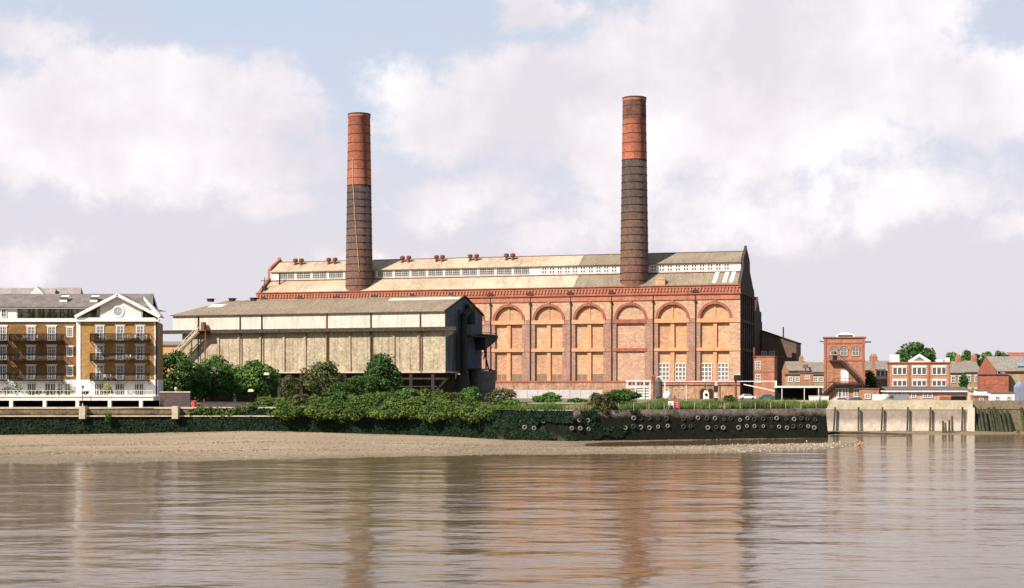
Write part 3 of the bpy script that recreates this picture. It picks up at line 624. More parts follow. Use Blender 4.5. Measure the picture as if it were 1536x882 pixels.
def roof_pt(x, y, d=.03): return (x, y, 23.5 + (y+.7)/15*4.7 + d)
for (u0, u1, y0, y1) in ((311,333,7.5,10.5),(582,688,11.0,13.3)):
    a, b = sx_(u0, y0), sx_(u1, y0); S('roof_light', MB().slab([roof_pt(a,y0,.1),roof_pt(b,y0,.1),roof_pt(b,y1,.1),roof_pt(a,y1,.1)], .08), M['shedwhite'])
for u in (316, 348.5, 380.5): S('ridge_vent', MB().box(sx_(u,14.3)-.75, sx_(u,14.3)+.75, 13.6, 15, 28.1, 28.8).box(sx_(u,14.3)-1, sx_(u,14.3)+1, 13.4, 15.2, 28.803, 29.0), M['dark'])
k = 0
for u in (285, 327, 357, 389.5, 425, 457, 490, 524, 556, 590, 627):
    S('wall_rib', MB().box(sx_(u)-.3, sx_(u)+.3, .12, .45, 7.4, 18.25), M['shedwall'])
for u in (295, 357.5, 390, 487.5, 553.5, 627.5): S('drainpipe', MB().tube((sx_(u)+.6,-.2,7.4),(sx_(u)+.6,-.2,23.4),.17,.17,8), M['rust'] if k % 2 else M['dark']); k += 1
for u in range(310, 660, 16):
    if rnd.random() < .7: S('panel_joint', MB().box(sx_(u)-.05, sx_(u)+.05, .38, .447, 7.9, 18.2), M['shedwall'])
# gable end: the sheeted wall and the plant hung on it
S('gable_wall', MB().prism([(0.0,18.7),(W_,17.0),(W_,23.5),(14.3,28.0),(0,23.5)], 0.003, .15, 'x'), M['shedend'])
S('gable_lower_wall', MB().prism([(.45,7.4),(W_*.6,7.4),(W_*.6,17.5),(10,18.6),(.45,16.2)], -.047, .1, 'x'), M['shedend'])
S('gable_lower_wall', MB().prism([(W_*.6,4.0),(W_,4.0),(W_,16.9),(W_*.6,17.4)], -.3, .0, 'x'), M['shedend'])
S('barge_board', MB().beam((.3,-.7,23.5),(.3,14.3,28.25),.4,.35).beam((.3,14.3,28.25),(.3,W_+.7,23.5),.4,.35), M['dark'])
S('duct_riser', MB().tube((1.3,10.6,6.5),(1.3,10.6,22.5),.95,.95,12).tube((1.3,10.6,22.5),(1.3,15.8,24.6),.9,.9,12).tube((1.2,15.8,20.5),(1.2,15.8,26),1.5,1.5,12), M['iron'])
S('duct_riser', MB().tube((1.0,6.5,7.4),(1.0,6.5,17.5),.4,.4,8).tube((1.0,8.2,7.4),(1.0,8.2,21.5),.3,.3,8).tube((.9,8.2,21.5),(.9,8.2,24.3),.25), M['iron'])
S('service_platform', MB().box(.2,3.4,12,W_+1.5,17.0,17.35).box(.2,2.8,16,W_+1,8.0,8.3), M['dark'])
hr = MB()
for y in [12+1.7*i for i in range(12)]: hr.tube((3.3,y,17.35),(3.3,y,18.5),.06)
for z in (17.9, 18.5): hr.tube((3.3,12,z),(3.3,W_+2.5,z),.06)
S('hand_rail', hr, M['tankgrey'])
S('loading_door', MB().box(.1,.25,16.5,24.5,8.3,15.8), M['bluepanel'])
S('loading_door', MB().box(.1,.3,17.2,23.6,3.8,7.2), M['dark'])
S('conveyor_head', MB().prism([(W_-6,13.5),(W_+1.5,15.8),(W_+4.8,17.2),(W_+4.8,18.0),(W_-6,18.0)], .3, 3.2, 'x'), M['iron'])
S('conveyor_frame', MB().beam((2.4,W_-7,17),(2.4,W_-1,8.2),.3).beam((2.4,W_-1,17),(2.4,W_-5,11),.25).beam((2.4,W_-3,8.2),(2.4,W_-3,17),.35).tube((2,W_+1,7.6),(2,W_+5,7.6),.45), M['iron'])
S('coal_hopper', MB().lathe([(3.0,-1.4),(2.6,1.5),(1.6,6.6)], 12, (1.2,10,0)), M['iron'])
S('dust_drum', MB().lathe([(3.6,-1.4),(3.6,7.0),(3.75,7.02),(3.75,7.4),(.05,7.9)], 24, (3.2,20.5,0)), M['tankgrey'])
# open undercroft
S('undercroft_wall', MB().box(wl, -.2, 8, 8.5, -1.4, 6.95), M['dark'])
for u in range(285, 665, 33): S('column', MB().box(sx_(u)-.45, sx_(u)+.45, .5, 1.4, -1.4, 6.95), M['dark'])
S('cross_beam', MB().box(wl, -.2, .6, 1.2, 5.2, 5.7), M['dark'])
S('steps', MB().beam((-5.5,-1,-1.4),(1.4,-1,5.6),.4,.2).beam((-5.5,-2,-1.4),(1.4,-2,5.6),.4,.2).box(-16,-2,-.8,-.4,3.2,3.5).box(-12,-3,-.9,-.5,1.6,1.9), M['dark'])
# outside stair at the left end
stx = sx_(301)
st = MB()
for y in (-1.6,-3.0): st.beam((stx+.8,y,19.1),(stx-21.5,y,-1.2),.25,.7); 
for i in range(64):
    t = i/64; st.box(stx+.8-22.3*t-.17, stx+.8-22.3*t+.17, -3, -1.6, 19.0-20.3*t, 19.12-20.3*t)
stair = S('outside_stair', st, M['shedwall'])
hr = MB()
for y in (-1.55,-3.05):
    hr.beam((stx+.8,y,20.3),(stx-21.5,y,0),.12,.14)
    for i in range(23):
        t = i/22; hr.beam((stx+.8-22.3*t,y,19.1-20.3*t),(stx+.8-22.3*t,y,20.3-20.3*t),.08)
hr.build('hand_rail', M['shedwhite'], stair)
MB().box(stx+.3,stx+3.5,-3.1,-1.1,18.9,19.2).beam((stx+2.8,-2.9,-1.4),(stx+3.3,-2.9,18.9),.25).beam((stx-6,-2.9,-1.4),(stx-6,-2.9,13),.3).box(stx+1.2,stx+2.2,-1.9,-.7,19.2,21.4).build('landing', M['rust'], stair)

# ------------------------------------------------------------------ flats on the left
AX, AY = at(116, 256), 256.0
SC_ = F/AY
fl = thing('apartment_building', 'four storey yellow brick flats with white pedimented wing and black iron balconies', 'apartment building', (AX, AY, G))
def fx(u): return (u-116)/SC_
def fz(v): return H + (HZ-v)/SC_ - G
def A(name, mb, m, **k): return mb.build(name, m, fl, **k)
zT, z1_, z2_, z3_, zC = fz(594), fz(569.5), fz(540), fz(510.5), fz(482.5)
xr = fx(236.5); xl = fx(-60)
A('wing_wall', MB().prism([(0,0),(xr,0),(xr-1.9,12),(0,12)], z1_, zC, 'z'), M['london'])
A('wing_base', MB().prism([(-.05,-.08),(xr+.05,-.08),(xr-1.85,12),(-.05,12)], zT-.5, z1_-.003, 'z'), M['clean'])
A('main_wall', MB().box(xl, 0, 1.0, 12, z1_, zC), M['london2'])
A('main_base', MB().box(xl, -.06, .93, 12, zT-.5, z1_-.003), M['clean'])
for i, (u0, u1, y) in enumerate(((114.8,121,-.1),(231.6,234.2,-.06))): A('quoin_strip', MB().box(fx(u0), fx(u1), y, 1.0, zT, zC), M['clean'])
A('downpipe', MB().tube((fx(113.2),.85,zT),(fx(113.2),.85,zC),.12), M['rust']); A('downpipe', MB().tube((fx(234.8),-.1,zT),(fx(234.8),-.1,zC+.6),.13), M['iron'])
# cornice of the main range and its roof terrace
A('main_cornice', MB().box(xl, -.1, .75, 1.6, zC, zC+.28).box(xl, -.1, .9, 1.4, zC+.28, fz(477)), M['clean'])
A('penthouse_wall', MB().box(xl, 1.5, 3.0, 9, zC, fz(459)), M['clean'])
A('penthouse_wall', MB().box(xl, fx(21), 1.7, 3.0, zC, fz(459)), M['clean'])
for u0, u1 in ((32,46),(47.5,61),(63.5,77),(80,90),(91.5,104),(106,113)): window(fl, (fx(u0)+fx(u1))/2, 3.0, fz(481)+.35, fx(u1)-fx(u0)-.1, 2.05, 2, 1, M['clean'], M['glassd'], .14, .1)
window(fl, fx(1), 1.7, fz(472)-.4, 1.0, 1.5, 2, 2, M['clean'], M['glassd'])
rb = MB()
for i in range(24): x = fx(22) + i*.45; rb.beam((x,1.05,fz(477)),(x,1.05,fz(468.5)),.04)
rb.beam((fx(22),1.05,fz(468.5)),(fx(113),1.05,fz(468.5)),.07); A('terrace_rail', rb, M['black'])
# main roof with a hipped right end
ez, rz_ = fz(460.0), fz(441.5)+.55
A('main_roof', MB().slab([(xl,1.2,ez),(fx(227),1.2,ez),(fx(214),7.5,rz_),(xl,7.5,rz_)], .2).slab([(xl,13.8,ez),(fx(239)-5.5,13.8,ez),(fx(214),7.5,rz_),(xl,7.5,rz_)], .2), M['slate'])
A('hip_slope', MB().slab([(fx(239),1.0,fz(473)),(fx(239)-5,13.8,fz(473)),(fx(214),7.6,rz_+.02),(fx(214)-.05,7.4,rz_+.02)], .15), M['slate'])
A('side_strip', MB().prism([(fx(213.5),fz(443.7)),(fx(239.7),fz(472.4)),(fx(239.7),fz(476)),(fx(233),fz(475)),(fx(224),fz(463)),(fx(214),fz(449))], .7, 2.0, 'y'), M['clean'])  # white raking strip along the right edge of the roof
A('roof_soffit', MB().box(xl, fx(225), 1.25, 12, ez-.25, ez-.2), M['clean'])
for u in (86.5, 132.5):
    x = fx(u); A('skylight', MB().slab([(x-.65,3.9,ez+1.45+.45),(x+.65,3.9,ez+1.45+.45),(x+.65,4.7,ez+2.2),(x-.65,4.7,ez+2.2)], .1).box(x-.65,x+.65,3.25,3.35,ez+.95,ez+1.35), M['clean']); A('skylight_shadow_gap', MB().box(x-.6,x+.6,3.5,3.85,ez+1.0,ez+1.88), M['glassd'])  # dark block put in as the shadow below each skylight
# pediment
zb_, za_ = fz(476), fz(442.3)
cx = (fx(114.5)+fx(240))/2
A('pediment_cornice', MB().box(fx(115), xr+.35, -.55, .3, zC, zC+.3).box(fx(116), xr, -.2, .3, zC+.3, zb_-.05), M['clean'])
def rake(x): return zb_ + (za_-zb_)*(1-abs(x-cx)/(cx-fx(114.5)))
A('raking_cornice', MB().beam((fx(113.8),-.35,zb_+.05),(cx+.05,-.35,za_),.75,.5).beam((cx-.05,-.35,za_),(fx(240.8),-.35,zb_+.05),.75,.5), M['clean'])
x0, x1 = fx(150), fx(212)
A('tympanum', MB().prism([(x0,zC+.2),(x1,zC+.2),(x1,rake(x1)-.3),(cx,za_-.3),(x0,rake(x0)-.3)], .1, .5, 'y'), M['tymp'])
for a, b in ((fx(120),x0),(x1,fx(234))):
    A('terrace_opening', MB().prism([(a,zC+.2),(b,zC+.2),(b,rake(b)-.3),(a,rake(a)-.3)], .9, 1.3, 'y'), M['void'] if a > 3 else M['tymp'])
A('pediment_roof', MB().slab([(fx(114.5),-.3,zb_+.2),(cx,-.3,za_+.15),(cx,8,za_+.15),(fx(114.5),8,zb_+.2)], .2).slab([(cx,-.3,za_+.15),(fx(240),-.3,zb_+.2),(fx(236),5,zb_+.2),(cx,8,za_+.15)], .2), M['slate'])
rw = MB()
n = 28; zc = fz(467.2)
for i in range(n):
    a, b = 2*pi*i/n, 2*pi*(i+1)/n; P4 = lambda r, t, y: (cx + r*cos(t), y, zc + r*sin(t))
    rw.add([P4(.72,a,-.02),P4(.72,b,-.02),P4(1.0,b,-.02),P4(1.0,a,-.02),P4(.72,a,.12),P4(.72,b,.12),P4(1.0,b,.12),P4(1.0,a,.12)], [(0,1,2,3),(0,4,5,1),(3,2,6,7)])
rw.box(cx-.03,cx+.03,.0,.06,zc-.7,zc+.7).box(cx-.7,cx+.7,.0,.06,zc-.03,zc+.03)
o = A('round_window', rw, M['clean'], fix=False)
MB().prism([(cx+.74*cos(2*pi*i/n), zc+.74*sin(2*pi*i/n)) for i in range(n)], .05, .09, 'y').build('pane', glass('pale_glass', (.16,.22,.24)), o)
for a, b in ((fx(151),fx(168)),(fx(196),fx(211))): A('moulding', MB().box(a, b, -.04, .1, fz(477.5), fz(476)), M['tymp'])
# windows and balconies
def balcony(x0, x1, z, y, d=1.8):
    o = A('balcony', MB().box(x0, x1, y-d, y, z-.22, z-.02).beam((x0,y-d+.05,z-.22),(x0,y,z-.8),.08).beam((x1,y-d+.05,z-.22),(x1,y,z-.8),.08), M['black'])
    r_ = MB()
    for zz in (.08, 1.08): r_.beam((x0,y-d,z+zz),(x1,y-d,z+zz),.07)
    for xx in (x0, x1): r_.beam((xx,y-d,z+1.08),(xx,y,z+1.08),.07); r_.beam((xx,y-d,z),(xx,y-d,z+1.1),.08)
    m_ = int((x1-x0)/.13)
    for i in range(m_): xx = x0 + (x1-x0)*i/m_; r_.box(xx-.034,xx+.034,y-d-.02,y-d+.02,z,z+1.08)
    for i in range(8):
        for xx in (x0, x1): yy = y-d+d*i/8; r_.box(xx-.016,xx+.016,yy-.016,yy+.016,z,z+1.08)
    r_.build('railing', M['black'], o)
for z in (z1_, z2_, z3_):
    for u in (150, 180.4, 210.4): window(fl, fx(u), 0, z+.02, 1.42, 2.5, 4, 4, M['clean'], M['glassd'], .16, .06, .1, top=.28)
    balcony(fx(139.5), fx(225), z, 0)
    for u in (44, 75): window(fl, fx(u), 1.0, z+.02, 1.5, 2.4, 4, 4, M['clean'], M['glassd'], .16, .06, .1, top=.25)
    for u in (1,): window(fl, fx(u), 1.0, z+.02, 1.5, 2.4, 4, 4, M['clean'], M['glassd'], .16, .06, .1, top=.25)
    window(fl, fx(102.3), 1.0, z+.55, 1.15, 1.75, 3, 4, M['clean'], M['glassd'], .14, .06, .1, top=.2)
    balcony(fx(16), fx(94), z, 1.0); balcony(fx(-55), fx(8), z, 1.0)
for u in (149, 180, 209): window(fl, fx(u), -.08, zT+.02, 1.7, 2.15, 4, 2, M['clean'], M['glassd'], .14, .06, .1)
for u, w_ in ((45,1.6),(73,1.9),(99,1.2),(88,1.0)): window(fl, fx(u), .93, zT+.02, w_, 2.2, 4, 1, M['clean'], M['glassd'], .12, .06, .1)
# raised riverside terrace over the car park
te = thing('riverside_terrace', 'white riverside terrace deck on short piers in front of the flats', 'terrace', (AX, AY, G))
MB().box(xl, fx(240), -5.0, 1.0, zT-.72, zT).box(xl, fx(240.5), -5.15, -4.9, zT-.1, zT+.06).build('deck', M['clean'], te)
for u in (-18, 31, 80.3, 128.5, 176, 222): MB().box(fx(u)-.28, fx(u)+.28, -5.0, -4.4, 0, zT-.72).build('pier', M['clean'], te)
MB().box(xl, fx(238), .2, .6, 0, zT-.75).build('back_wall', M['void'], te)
MB().box(xl, fx(240), -5.3, -4.9, 0, .12).build('kerb', M['coping'], te)
rl = MB()
for a, b in ((fx(183),fx(240)),(fx(-60),fx(178))):
    step = .35 if a > 3 else .6
    for i in range(int((b-a)/step)+1): x = a + step*i; rl.beam((x,-4.9,zT),(x,-4.9,zT+.95),.05)
    for z in (.12,.95): rl.beam((a,-4.9,zT+z),(b,-4.9,zT+z),.06)
rl.build('railing', M['clean'], te)
# roofs of the blocks behind the flats
rbk = thing('rear_apartment_block', 'pale roofed block rising behind the flats with a small white gable', 'apartment building', (at(0,285), 285, G))
MB().box(-14, at(78,285)-at(0,285), 0, 9, 0, 18.0).build('wall', M['london'], rbk)
MB().slab([(-14,0,18),(at(78,285)-at(0,285),0,18),(at(72,285)-at(0,285),5,zat(432,290)-G),(-14,5,zat(432,290)-G)], .2).slab([(-14,9,18),(9.9,9,18),(9.1,5,22.55),(-14,5,22.55)], .2).build('roof', M['slatelt'], rbk)
x = at(54,284)-at(0,285); MB().prism([(x-1.7,20.6),(x+1.8,20.6),(x,22.5)], -.6, 1.5, 'y').build('gable', M['clean'], rbk)
rb2 = thing('rear_hipped_block', 'small hip roofed block behind the right half of the flats', 'apartment building', (at(96,288), 288, G))
MB().box(-2.4, 2.4, 0, 6, 0, 18.4).build('wall', M['london'], rb2)
MB().add([(-2.7,-.3,18.4),(2.9,-.3,18.4),(2.9,6.3,18.4),(-2.7,6.3,18.4),(-2.2,3,22.7),(2.5,3,22.7)], [(0,1,5,4),(1,2,5),(2,3,4,5),(3,0,4),(0,3,2,1)]).build('roof', M['slatelt'], rb2)
# dark brick boundary wall beside the flats
bw = thing('boundary_wall', 'short dark purple brick wall with a stone coping and ball, right of the flats', 'wall', (at(240,252.5), 252.5, G))
L_ = at(285,252.5)-at(240,252.5)
MB().box(0, L_, 0, .4, 0, 2.55).build('brickwork', M['purplewall'], bw); MB().box(-.05, L_+.05, -.08, .48, 2.553, 2.75).lathe([(.1,2.75),(.12,2.9),(.25,3.05),(.3,3.2),(.2,3.4),(.02,3.5)], 10, (L_*.52,.2,0)).build('coping', M['coping'], bw)
# ------------------------------------------------------------------ right bank buildings
def house(name, label, cat, x0, x1, y, d, z1, wallm, group=None, rz=0):
    t = thing(name, label, cat, ((x0+x1)/2, y, G), rz, group); w = (x1-x0)/2
    MB().box(-w, w, 0, d, 0, z1-G).build('wall', wallm, t); return t, w
def awin(t, x, y, z, w, h):        # arched window
    fr = MB(); n = 8; pts = [(x+w/2*cos(pi*i/n), z+h-w/2+w/2*sin(pi*i/n)) for i in range(n+1)]
    for k in range(n): fr.beam((pts[k][0],y-.05,pts[k][1]),(pts[k+1][0],y-.05,pts[k+1][1]),.1,.12,up=(0,1,0))
    fr.box(x-w/2-.07,x-w/2+.09,y-.12,y+.02,z,z+h-w/2); fr.box(x+w/2-.09,x+w/2+.07,y-.12,y+.02,z,z+h-w/2); fr.box(x-.05,x+.05,y-.1,y+.02,z,z+h-.05); fr.box(x-w/2,x+w/2,y-.1,y+.02,z+h*.45,z+h*.45+.1); fr.box(x-w/2-.1,x+w/2+.1,y-.14,y+.02,z-.14,z)
    o = fr.build('arched_window', M['greyframe'], t, fix=False); MB().prism([(x+w/2,z)]+pts+[(x-w/2,z)], y-.03, y+.02, 'y').build('pane', M['glassg'], o)
    hd = MB()
    pts = [(x+(w/2+.22)*cos(pi*i/n), z+h-w/2+(w/2+.22)*sin(pi*i/n)) for i in range(n+1)]
    for k in range(n): hd.beam((pts[k][0],y-.02,pts[k][1]),(pts[k+1][0],y-.02,pts[k+1][1]),.12,.3,up=(0,1,0))
    hd.build('arch_head', M['darkred'], t)
TY = 320.0
tw = thing('brick_tower', 'square red brick tower with a fire stair zigzagging across its front', 'tower', (at(1266.5,TY), TY, G), -R(13))
hw = 30*TY/F
MB().box(-hw, hw, 0, 8, 0, zat(507,TY)-G).build('wall', M['rbrick'], tw)
cm = MB()
for v0, v1, pr in ((505,507,.25),(514,515.5,.1),(540,541.5,.1),(572,573.5,.1)): cm.box(-hw-pr, hw+pr, -pr, 8+pr, zat(v1,TY)-G+.002, zat(v0,TY)-G)
for s in (-1,1): cm.box(s*hw-(.5 if s > 0 else 0), s*hw+(.5 if s < 0 else 0), -.12, .0, 0, zat(508,TY)-G)
cm.build('brick_course', M['darkred'], tw)
MB().prism([(2.0*cos(pi*i/12)+.2, zat(505,TY)-G+.9*sin(pi*i/12)) for i in range(13)], .2, .5, 'y').build('roof_arch', M['clean'], tw)
MB().box(-1.3,1.7,.1,.18,zat(505,TY)-G+.004,zat(505,TY)-G+.4).build('roof_arch_window', M['glassd'], tw)
MB().tube((-hw-.9,1,zat(512,TY)-G),(-hw,1,zat(512,TY)-G),.1).tube((hw,1,zat(513,TY)-G),(hw+1.3,1,zat(513,TY)-G),.14).build('spout', M['iron'], tw)
zw = zat(533,TY)-G
for u in (1266, 1283): awin(tw, at(u,TY)-at(1266.5,TY), 0, zw, 1.35, 1.75)
xd = at(1252.5,TY)-at(1266.5,TY); zl1 = zat(540,TY)-G
awin(tw, xd-.2, 0, zw+.2, 1.35, 1.5)
MB().box(xd-.45,xd+.45,-.05,.02,zl1,zl1+1.75).build('door', M['void'], tw)
xd2 = at(1267,TY)-at(1266.5,TY); zl2 = zat(574.5,TY)-G
MB().box(xd2-.8,xd2+.8,-.06,.02,zl2,zl2+2.75).build('door', M['clean'], tw)
fs = MB()
fs.box(xd-1.1,xd+1.4,-1.3,0,zl1-.4,zl1-.05); fs.box(xd2-2.2,xd2+3.9,-1.5,0,zl2-.45,zl2-.05)
pa, pb_ = Vector((xd+1.2,-.7,zl1-.1)), Vector((xd2+3.6,-.7,zl2-.1+.1)); 
for y in (-.3,-1.2): fs.beam((pa.x,y,pa.z),(pb_.x,y,pb_.z),.14,.55)
for i in range(22):
    t = i/22; p = pa.lerp(pb_, t); fs.box(p.x-.14,p.x+.14,-1.2,-.3,p.z,p.z+.06)
pc, pd = Vector((xd2-2.0,-.7,zl2-.1)), Vector((xd2-6.2,-.7,.1))
for y in (-.3,-1.2): fs.beam((pc.x,y,pc.z),(pd.x,y,pd.z),.14,.55)
for i in range(18):
    t = i/18; p = pc.lerp(pd, t); fs.box(p.x-.14,p.x+.14,-1.2,-.3,p.z,p.z+.06)
for a, b in ((pa,pb_),(pc,pd)): fs.beam((a.x,-1.25,a.z+1),(b.x,-1.25,b.z+1),.13)
for a, b, z in ((xd-1.1,xd+1.2,zl1),(xd2-2,xd2+3.8,zl2)):
    fs.beam((a,-1.4,z+1),(b,-1.4,z+1),.08)
    for i in range(9): fs.beam((a+(b-a)*i/8,-1.4,z),(a+(b-a)*i/8,-1.4,z+1),.06)
for x in (xd2-1.9, xd2+3.7): fs.beam((x,-1.3,0),(x,-1.3,zl2),.16)
fs.build('fire_stair', M['steel'], tw)
for u in (1258, 1268, 1285): window(tw, at(u,TY)-at(1266.5,TY), -.0, .5, 1.3, 2.6, 2, 3, M['white'], M['glassg'], .12, .1)
# lean-to at the tower foot
lt, w = house('brick_shed', 'low orange brick lean-to at the right foot of the tower', 'shed', at(1289,316), at(1318,316), 316, 3, zat(583.5,316), M['rbrick'], rz=-R(13))
MB().box(-w-.15,w+.15,-.15,3.2,zat(583.5,316)-G+.002,zat(583.5,316)-G+.2).build('roof', M['felt'], lt); window(lt, -.3, 0, .9, 1.2, 1.0, 2, 2, M['clean'], M['glassg'])
# low works between station and tower
lw, w = house('works_range', 'low works range with brick cabin and grey roofs left of the tower', 'workshop', at(1178,345), at(1238,345), 345, 10, zat(562,345), M['stock'], rz=-R(12))
MB().box(-w-.2,w+.2,-.3,10,zat(562,345)-G+.002,zat(562,345)-G+.3).build('roof', M['felt'], lw)
for u in (1186, 1196, 1223, 1231): window(lw, at(u,345)-at(1208,345), 0, zat(573,345)-G, 1.1, 1.2, 2, 2, M['clean'], M['glassg'])
cb2, w = house('brick_cabin', 'small square orange brick cabin above the white canopy', 'brick building', at(1200.5,338), at(1219.5,338), 338, 4, zat(559.5,338), M['rbrick'], rz=-R(12))
MB().box(-w-.2,w+.2,-.2,4.2,zat(559.5,338)-G+.002,zat(559.5,338)-G+.25).build('roof', M['felt'], cb2)
window(cb2, .2, 0, zat(569,338)-G, 1.1, .8, 2, 1, M['white'], M['glassg'])
MB().tube((-.3,1,zat(559.5,338)-G),(-.3,1,zat(547,338)-G),.15).box(-.9,.35,.7,1.4,zat(552,338)-G,zat(547,338)-G).build('vent_cowl', M['rust'], cb2)
ca = thing('yard_canopy', 'flat white canopy on thin posts over the dark yard left of the tower', 'canopy', (at(1202,325), 325, G))
w = 32*325/F
MB().box(-w,w,-1.5,7,zat(581.5,325)-G,zat(579,325)-G).build('canopy_roof', M['clean'], ca)
for x in (-w+.2, .4, 3.5, w-.2): MB().tube((x,-1.3,0),(x,-1.3,zat(581.5,325)-G),.08).build('post', M['white'], ca)
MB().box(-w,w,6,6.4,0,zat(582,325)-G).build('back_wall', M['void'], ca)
# roofs of terraced houses further back
def terrace(label, u0, u1, Y, vr, ve, m=M['rroof'], wm=M['stock'], wins=True, chim=(), grp='terraced houses behind the creek wall'):
    t, w = house('terraced_house', label, 'house', at(u0,Y), at(u1,Y), Y, 9, zat(ve,Y), wm, grp)
    ez_, rz2 = zat(ve,Y)-G, zat(vr,Y+4.5)-G
    MB().slab([(-w,-.4,ez_),(w,-.4,ez_),(w,4.5,rz2),(-w,4.5,rz2)], .2).slab([(-w,4.5,rz2),(w,4.5,rz2),(w,9.4,ez_),(-w,9.4,ez_)], .2).build('roof', m, t)
    MB().prism([(0,ez_),(9,ez_),(4.5,rz2-.1)], w-.3, w-.02, 'x').prism([(0,ez_),(9,ez_),(4.5,rz2-.1)], -w+.02, -w+.3, 'x').build('gable', wm, t)
    for c in chim: MB().box(c*w-.55,c*w+.55,4,5,ez_,rz2+1.2).tube((c*w-.2,4.5,rz2+1.2),(c*w-.2,4.5,rz2+1.7),.14).tube((c*w+.25,4.5,rz2+1.2),(c*w+.25,4.5,rz2+1.7),.14).build('chimney_stack', M['rbrick'], t)
    if wins:
        for k in (-.5,.45):
            for z in (ez_-2.4, ez_-5.4): window(t, k*w, 0, z, 1.0, 1.6, 2, 2, M['clean'], M['glassd'], .14, .08, top=.15)
    return t
terrace('grey roofed house showing only its roof between the annex and the tower', 1182, 1214, 400, 542, 556, wins=False, chim=(.55,), wm=M['rbrick'])
terrace('pale grey roofed house just left of the brick tower', 1214, 1240, 405, 543, 558, wins=False, wm=M['rbrick'])
terrace('tile roofed house just right of the brick tower with a tall red chimney', 1296, 1317, 380, 541, 555, wins=False, chim=(.75,), wm=M['rbrick'])
terrace('grey roofed house with a chimney, left behind the three bay office', 1317, 1340, 372, 541, 556, wins=False, chim=(-.85,), wm=M['rbrick'])
terrace('brown brick terraced house with white sashes right of the office', 1424, 1447, 350, 542, 559, chim=(.86,))
terrace('brown brick terraced house beside the red chapel', 1447, 1472, 350, 541, 558, chim=(.8,))
cv = thing('rooftop_conservatory', 'white glazed lean-to box between the tower and the office', 'conservatory', (at(1324,330), 330, G), -R(13))
w = 10.5*330/F; z0, z1 = zat(562.5,330)-G, zat(555.5,330)-G
MB().box(-w,w,0,4,0,z0-.9).build('wall', M['stock'], cv); MB().box(-w-.1,w+.1,-.1,4,z0-.9,z0-.3).box(-w-.1,w+.1,-.1,4,z1,z1+.25).build('fascia', M['clean'], cv)
for x in (-.95,0,.95): window(cv, x, 0, z0-.3, .9, z1-z0+.3, 1, 1, M['clean'], M['glassd'], .1)
# office
OY = 320.0; oc = (1333+1423)/2
of = thing('office_building', 'three bay orange brick office with wide white windows and little white pediment', 'office', (at(oc,OY), OY, G), -R(15.5))
hw = 45*OY/F; zt = zat(545,OY)-G
MB().box(-hw,hw,0,9,0,zt).build('wall', M['obrick'], of)
MB().box(-hw-.25,hw+.25,-.25,9.2,zt+.002,zt+.3).build('roof_edge', M['darkred'], of)
px3 = [at(u,OY)-at(oc,OY) for u in (1350.5, 1379, 1407.5)]
for u in (1333.6, 1364.5, 1392.5, 1422.4): x = at(u,OY)-at(oc,OY); MB().box(x-.14,x+.14,-.14,-.0,0,zt-.01).build('pier', M['darkred'], of)
for i, x in enumerate(px3):
    for v0, v1 in ((562.3,550.5),(579.5,570.5)):
        z0, z1 = zat(v0,OY)-G, zat(v1,OY)-G
        o = window(of, x, 0, z0, 2.95, z1-z0, 3, 1, M['clean'], M['glassd'], .13, .2, .12)
        MB().box(x-1.5,x+1.5,-.16,-.0,z1+.003,z1+.3).build('lintel', M['clean'], of)
zp = zt + .3
MB().prism([(px3[1]-2.3,zp+.003),(px3[1]+2.3,zp+.003),(px3[1]+2.3,zp+.25),(px3[1],zp+1.75),(px3[1]-2.3,zp+.25)], 0, .4, 'y').build('pediment', M['clean'], of)
MB().prism([(px3[1]-1.2,zp+.3),(px3[1]+1.2,zp+.3),(px3[1],zp+1.2)], -.05, .0, 'y').build('pediment_light', M['glassg'], of)
x = at(1343,OY)-at(oc,OY); MB().box(x-1.0,x+1.0,.5,2.5,zp+.003,zp+1.6).build('tank_room', M['clean'], of)
x = at(1419,OY)-at(oc,OY); MB().box(x-.5,x+.5,.5,1.5,zp+.003,zp+.9).box(x-2.3,x-.8,.7,.8,zp+.003,zp+.5).build('roof_vent', M['clean'], of)
# long single storey range on the creek edge in front of the office
lr, w = house('creekside_range', 'long low single storey range with a white eave in front of the office', 'workshop', at(1333,300), at(1455,300), 300, 8, zat(588,300), M['pink'], rz=-R(6))
MB().box(-w-.3,w+.3,-.6,8,zat(588,300)-G+.002,zat(586,300)-G).build('eave', M['clean'], lr)
MB().slab([(-w-.2,-.5,zat(585.9,300)-G),(w+.2,-.5,zat(585.9,300)-G),(w+.2,8,zat(580,308)-G),(-w-.2,8,zat(580,308)-G)], .1).build('roof', M['felt'], lr)
for u in (1343, 1357, 1371, 1388, 1395): window(lr, at(u,300)-at(1394,300), 0, zat(597,300)-G, 1.0, 1.1, 2, 2, M['clean'], M['glassg'])
MB().box(at(1409,300)-at(1394,300), at(1425,300)-at(1394,300), -.3, 0, 0, 1.5).build('red_panel', M['chapel'], lr)
MB().box(at(1426,300)-at(1394,300), at(1448,300)-at(1394,300), -.1, .0, 0.1, 1.6).build('open_bay', M['void'], lr)
terrace('orange walled house between the flats and the coal shed', 231, 268, 372, 512, 517, m=M['rroof'], wm=M['orange'], wins=False, grp='houses behind the flats')
